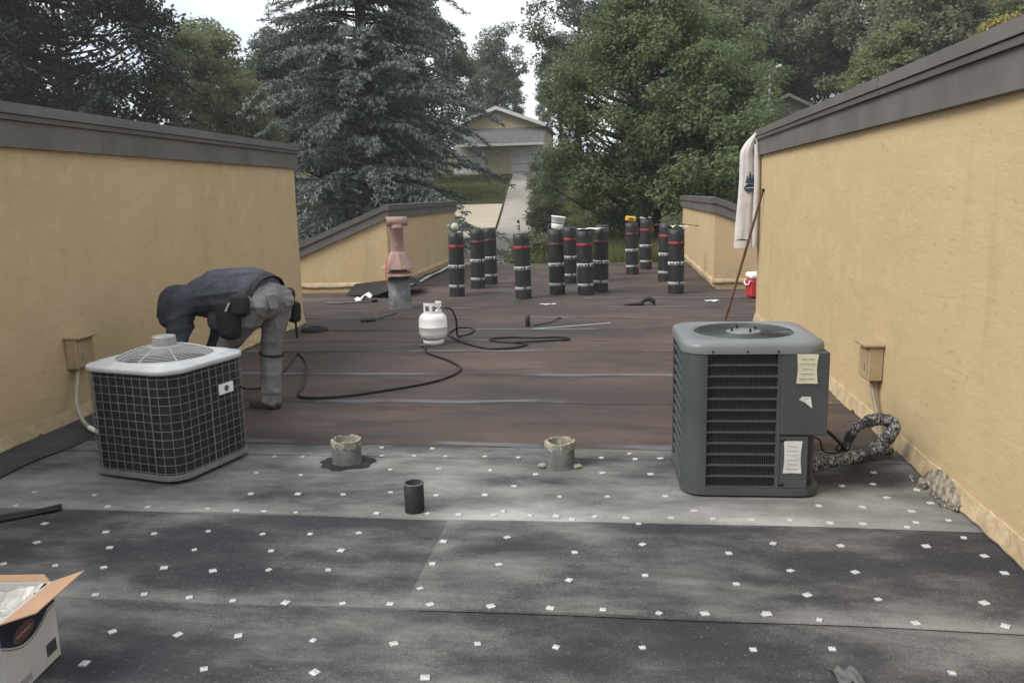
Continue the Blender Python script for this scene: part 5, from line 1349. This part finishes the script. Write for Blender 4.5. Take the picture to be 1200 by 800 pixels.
# ---- blue cedar behind the left wing
def cedar(seed, H, R):
    rg = np.random.default_rng(seed); th = empty('cedar_tree'); w = MB()
    w.tube([(0, 0, -.4), (.05, .03, H*.3), (-.03, .05, H*.65), (0, 0, H*.98)], [.26, .20, .11, .02], 10)
    Cc = []; Aa = []; Bb = []; T1 = []; T2 = []; T3 = []
    nb = 270
    for k in range(nb):
        f = (k+.5)/nb; z = .15+(H-.45)*f**.95; a = k*2.39996+rg.uniform(-.3, .3)
        L = R*(1-f*.68)*rg.uniform(.62, 1.12); L = max(.5, L)
        d = np.array([math.cos(a), math.sin(a), 0]); sd_ = np.array([-d[1], d[0], 0])
        rise = rg.uniform(.05, .30); droop = rg.uniform(.22, .42); bend = rg.uniform(-.15, .15)
        def P(t): return d*L*t+sd_*L*bend*t*t+np.array([0, 0, z+L*(rise*t-droop*t*t*t)])
        w.tube([tuple(P(t)) for t in (0, .25, .5, .75, 1.0)], [.035*L/3+.012, .028*L/3+.008, .018, .011, .004], 5)
        ns = int(11+L*5.5)
        for q in range(ns):
            t = .12+.88*(q+rg.random())/ns; p0 = P(t); sgn = 1 if q % 2 else -1
            sl = (.22+.55*(1-t)**.8*L/3.2*1.2)*rg.uniform(.6, 1.15)
            dir_ = unit(d*.75+sd_*sgn*rg.uniform(.5, 1.1)+np.array([0, 0, rg.uniform(-.12, .22)]))
            nt = max(4, int(sl/.045))
            u = (np.arange(nt)+rg.random(nt)*.6)/nt
            pts = p0+dir_*(u[:, None]*sl)+np.array([0, 0, 1])*(-.30*sl*u**2.2)[:, None]+rg.normal(size=(nt, 3))*.012
            # two needle sprays on top of the twig, one hanging
            for kk in range(3):
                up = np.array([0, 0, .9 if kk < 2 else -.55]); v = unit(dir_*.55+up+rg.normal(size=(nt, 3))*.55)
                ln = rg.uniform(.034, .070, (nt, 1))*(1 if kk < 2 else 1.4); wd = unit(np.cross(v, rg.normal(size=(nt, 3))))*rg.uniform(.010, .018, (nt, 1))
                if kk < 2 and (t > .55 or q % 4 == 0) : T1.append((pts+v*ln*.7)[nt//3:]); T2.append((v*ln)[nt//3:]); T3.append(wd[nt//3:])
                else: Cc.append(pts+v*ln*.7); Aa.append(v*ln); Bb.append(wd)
            # along-twig blade gives the feathery line
            tdir = np.repeat(dir_[None, :], nt, 0)+np.array([0, 0, 1])*(-.66*u**1.2)[:, None]
            Cc.append(pts); Aa.append(unit(tdir)*.075); Bb.append(unit(np.cross(tdir, rg.normal(size=(nt, 3))))*.018)
    w.build('trunk', 'bark_g', th)
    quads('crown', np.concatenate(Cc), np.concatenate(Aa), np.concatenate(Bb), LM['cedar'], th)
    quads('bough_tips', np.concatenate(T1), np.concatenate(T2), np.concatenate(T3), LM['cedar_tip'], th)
    return th
put(cedar(5, 15.0, 4.75), -7.35, 24.6, 'large blue-grey cedar with layered drooping boughs behind the wing wall with the pink vent')

# ---- big green tree beside the driveway
put(decid('broadleaf_tree', 3, 9.3, 3.2, .25, 330, 300, .125, LM['maple'], 'bark_g', .42, .33, 4), .95, 26.8, 'full green broadleaf tree rising behind the membrane rolls')
put(decid('broadleaf_tree', 14, 5.2, 1.9, .2, 90, 210, .14, LM['maple'], 'bark_g', .40, .6, 3), 3.0, 24.2, 'low green broadleaf tree at the side of the full green tree, over the wing wall')
# ---- prototypes, then individuals
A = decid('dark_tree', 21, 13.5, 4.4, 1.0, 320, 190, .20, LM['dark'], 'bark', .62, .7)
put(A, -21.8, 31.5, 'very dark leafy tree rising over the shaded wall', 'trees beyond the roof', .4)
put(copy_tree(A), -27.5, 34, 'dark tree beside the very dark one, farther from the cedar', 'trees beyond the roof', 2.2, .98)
B_ = decid('leafy_tree', 22, 9.5, 3.1, .8, 190, 150, .22, LM['yel'], 'bark', .50, .6)
put(B_, -18.6, 38, 'olive-green leafy tree between the dark trees and the cedar', 'trees beyond the roof', 1.0, .92)
put(copy_tree(B_), -16.4, 36, 'lower olive-green tree just behind the cedar\'s outer boughs', 'trees beyond the roof', 2.6, .66)
D_ = decid('leafy_tree', 23, 13, 3.9, 1.5, 200, 150, .25, LM['far'], 'bark', .58, .6)
put(D_, -27.0, 53, 'tall hazy green tree behind the olive-green tree', 'trees beyond the roof', .3, .88)
put(copy_tree(D_), -22.6, 56, 'airy pale green tree next to the tall hazy one', 'trees beyond the roof', 1.9, .84)
put(copy_tree(D_), -12.6, 54, 'dense dark green tree between the cedar and the gabled house', 'trees beyond the roof', 4.0, .98)
put(copy_tree(D_), -11.2, 78, 'broad dark green tree behind the gabled house', 'trees beyond the roof', 5.0, .80)
E_ = decid('slender_tree', 24, 12, 2.6, 4.5, 85, 100, .24, LM['far'], 'bark', .55, .7)
put(E_, -9.6, 70, 'slender bare-stemmed tree behind the house roof ridge', 'trees beyond the roof', .3, .92)
put(copy_tree(E_), -4.2, 69, 'slender airy tree beside the house gable and the full green tree', 'trees beyond the roof', 2.0, .88)
put(copy_tree(E_), -2.0, 50, 'thin tall tree peering over the full green tree', 'trees beyond the roof', 4.1, 1.02)
put(copy_tree(E_), -6.4, 84, 'sparse distant tree seen low beside the house roof', 'trees beyond the roof', 1.0, .62)
# woods on the slope behind the sunlit wall
F_ = decid('woodland_tree', 25, 12.5, 3.6, .8, 190, 150, .25, LM['grey'], 'bark_g', .58, .65)
G_ = decid('woodland_tree', 26, 11.0, 3.4, .5, 180, 150, .24, LM['yel'], 'bark_g', .55, .65)
WOODS = [(F_, 5.6, 50, .2, 1.00, 'grey-green woodland tree standing just behind the full green tree'),
 (G_, 5.5, 40, 1.2, .66, 'yellow-green woodland tree beside the lamp post'),
 (F_, 10.6, 53, 2.2, 1.0, 'grey-green woodland tree behind the weathered house'),
 (F_, 14.8, 49, 3.0, 1.0, 'tall grey-green woodland tree upslope of the weathered house'),
 (G_, 11.3, 36.5, 2.0, .62, 'yellow-green woodland tree between lamp post and dense woods'),
 (F_, 13.6, 39, 4.4, .78, 'dusky woodland tree with dense crown, middle of the slope'),
 (G_, 15.4, 33, 5.0, .72, 'bright olive woodland tree low on the slope over the coping'),
 (F_, 18.8, 41, 5.6, .95, 'grey-green woodland tree high on the slope'),
 (F_, 20.0, 34, .9, .85, 'dark grey-green woodland tree above the near coping'),
 (G_, 24.0, 42, 3.6, 1.0, 'olive woodland tree at the top of the slope'),
 (F_, 13.0, 62, 2.8, 1.15, 'far grey-green woodland tree behind the weathered house, upslope'),
 (F_, 17.5, 58, .5, 1.15, 'far grey-green woodland tree on the upper slope'),
 (F_, 22.5, 54, 1.9, 1.1, 'grey-green woodland tree on the crest of the slope'),
 (F_, 3.2, 66, 1.6, 1.05, 'far woodland tree rising behind the full green tree'),
 (F_, 9.0, 68, 3.9, 1.15, 'far grey woodland tree filling the skyline')]
seen = set()
for src, x, y, rz, s, lab in WOODS:
    o = src if id(src) not in seen else copy_tree(src); seen.add(id(src))
    put(o, x, y, lab, 'woodland trees on the slope', rz, s)
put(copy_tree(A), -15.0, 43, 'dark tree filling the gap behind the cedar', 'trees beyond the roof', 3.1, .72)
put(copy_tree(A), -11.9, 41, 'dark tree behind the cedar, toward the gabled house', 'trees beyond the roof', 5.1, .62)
put(copy_tree(A), 24.5, 36, 'near-black tree right behind the golden shrub', 'woodland trees on the slope', 1.0, .9)
put(decid('golden_shrub', 31, 3.6, 1.15, 1.2, 40, 120, .13, LM['gold'], 'bark', .30, .8), 12.05, 27.0, 'golden-leaved shrub showing above the near coping', None, 0, 1.0, 2.2+.0, 'shrub')
# ---- shrubs under the trees by the driveway
S_ = decid('shrub', 33, 1.5, .75, .1, 40, 150, .10, LM['grey'], 'bark', .24, .8, 3)
put(S_, -1.95, 20.3, 'low grey-green shrub at the roof edge behind the lone roll', 'shrubs at the roof edge', .3, .82, cat='shrub')
put(copy_tree(S_), -1.1, 20.6, 'low shrub growing between the lone roll and the bucket roll', 'shrubs at the roof edge', 1.8, .70, cat='shrub')
put(copy_tree(S_), -3.6, 61.0, 'round shrub at the foot of the house wall', 'shrubs at the roof edge', 2.8, 1.1, cat='shrub')
put(copy_tree(S_), 2.2, 21.6, 'low shrub below the far end of the wing wall with the cooler', 'shrubs at the roof edge', 4.0, 1.1, cat='shrub')
for k, (x, y, s) in enumerate([(-2.05, 26.5, .8), (-2.5, 30, .9), (-2.75, 34.5, 1.0), (-3.1, 40, 1.1), (-3.9, 48, 1.2)]):
    put(copy_tree(S_), x, y, 'low shrub lining the driveway, %s' % ['nearest the roof', 'second from the roof', 'third from the roof', 'fourth from the roof', 'farthest up the drive'][k], 'shrubs lining the driveway', k*1.3, s, cat='shrub')
# ---- grass: tall blades along the roof edge, lawn by the driveway
def grass(name, n, reg, h, m, lab, seed):
    rg = np.random.default_rng(seed); x0, x1, y0, y1 = reg
    x = rg.uniform(x0, x1, n); y = rg.uniform(y0, y1, n); z = np.array([terr(a, b) for a, b in zip(x, y)])
    L = rg.uniform(.5, 1.1, n)*h; tip = np.stack([rg.normal(size=n)*.28*L, rg.normal(size=n)*.28*L, L], 1)
    c = np.stack([x, y, z], 1)+tip*.5; ang = rg.uniform(0, PI, n); b_ = np.stack([np.cos(ang), np.sin(ang), np.zeros(n)], 1)*(.008+.006*h)
    o = quads(name, c, tip*.5, b_, m, None); return tag(o, lab, 'grass', kind='stuff')
LM['grass'] = leaf_mat('grass_blades', [(.060, .075, .024), (.085, .105, .034), (.13, .145, .052), (.19, .185, .085)], .3)
grass('tall_grass', 9000, (-2.4, 3.0, 19.0, 21.5), .85, LM['grass'], 'tall pale grass growing along the rear roof edge', 2)
grass('meadow_grass', 22000, (-2.2, 5.5, 21.5, 27.0), .55, LM['grass'], 'rough grass under the full green tree', 3)
rg = np.random.default_rng(9); n = 26000
y = 40.3+rg.random(n)*21; x = np.array([interp(dl, b) for b in y])-.1-rg.random(n)*6.5
c = np.stack([x, y, np.array([terr(a, b) for a, b in zip(x, y)])+.06], 1); tp_ = np.stack([rg.normal(size=n)*.03, rg.normal(size=n)*.03, np.full(n, .07)], 1)
an = rg.uniform(0, PI, n)
tag(quads('lawn_grass', c, tp_, np.stack([np.cos(an), np.sin(an), 0*an], 1)*.02, LM['grass'], None), 'mown lawn beside the driveway below the house', 'grass', kind='stuff')

x = np.array([interp(dr, b) for b in y])+.1+rg.random(n)*4.0
c = np.stack([x, y-14*rg.random(n), 0*x], 1); c[:, 0] += .085*(y-c[:, 1]); c[:, 2] = np.array([terr(a, b) for a, b in zip(c[:, 0], c[:, 1])])+.06
tag(quads('verge_grass', c, tp_*1.5, np.stack([np.cos(an), np.sin(an), 0*an], 1)*.02, LM['grass'], None), 'grass verge on the tree side of the driveway', 'grass', kind='stuff')
# ---- faint haze over the whole place
hz = NT('thin_haze'); hz.n.remove(hz.b)
vol = hz.new('ShaderNodeVolumePrincipled'); vol.inputs['Color'].default_value = (.9, .93, .96, 1); vol.inputs['Density'].default_value = .0009
hz.l.new(vol.outputs[0], hz.out.inputs['Volume'])
tag(MB().b2(-405, 405, -255, 505, -12, 30).build('haze', hz.m), kind='stuff')
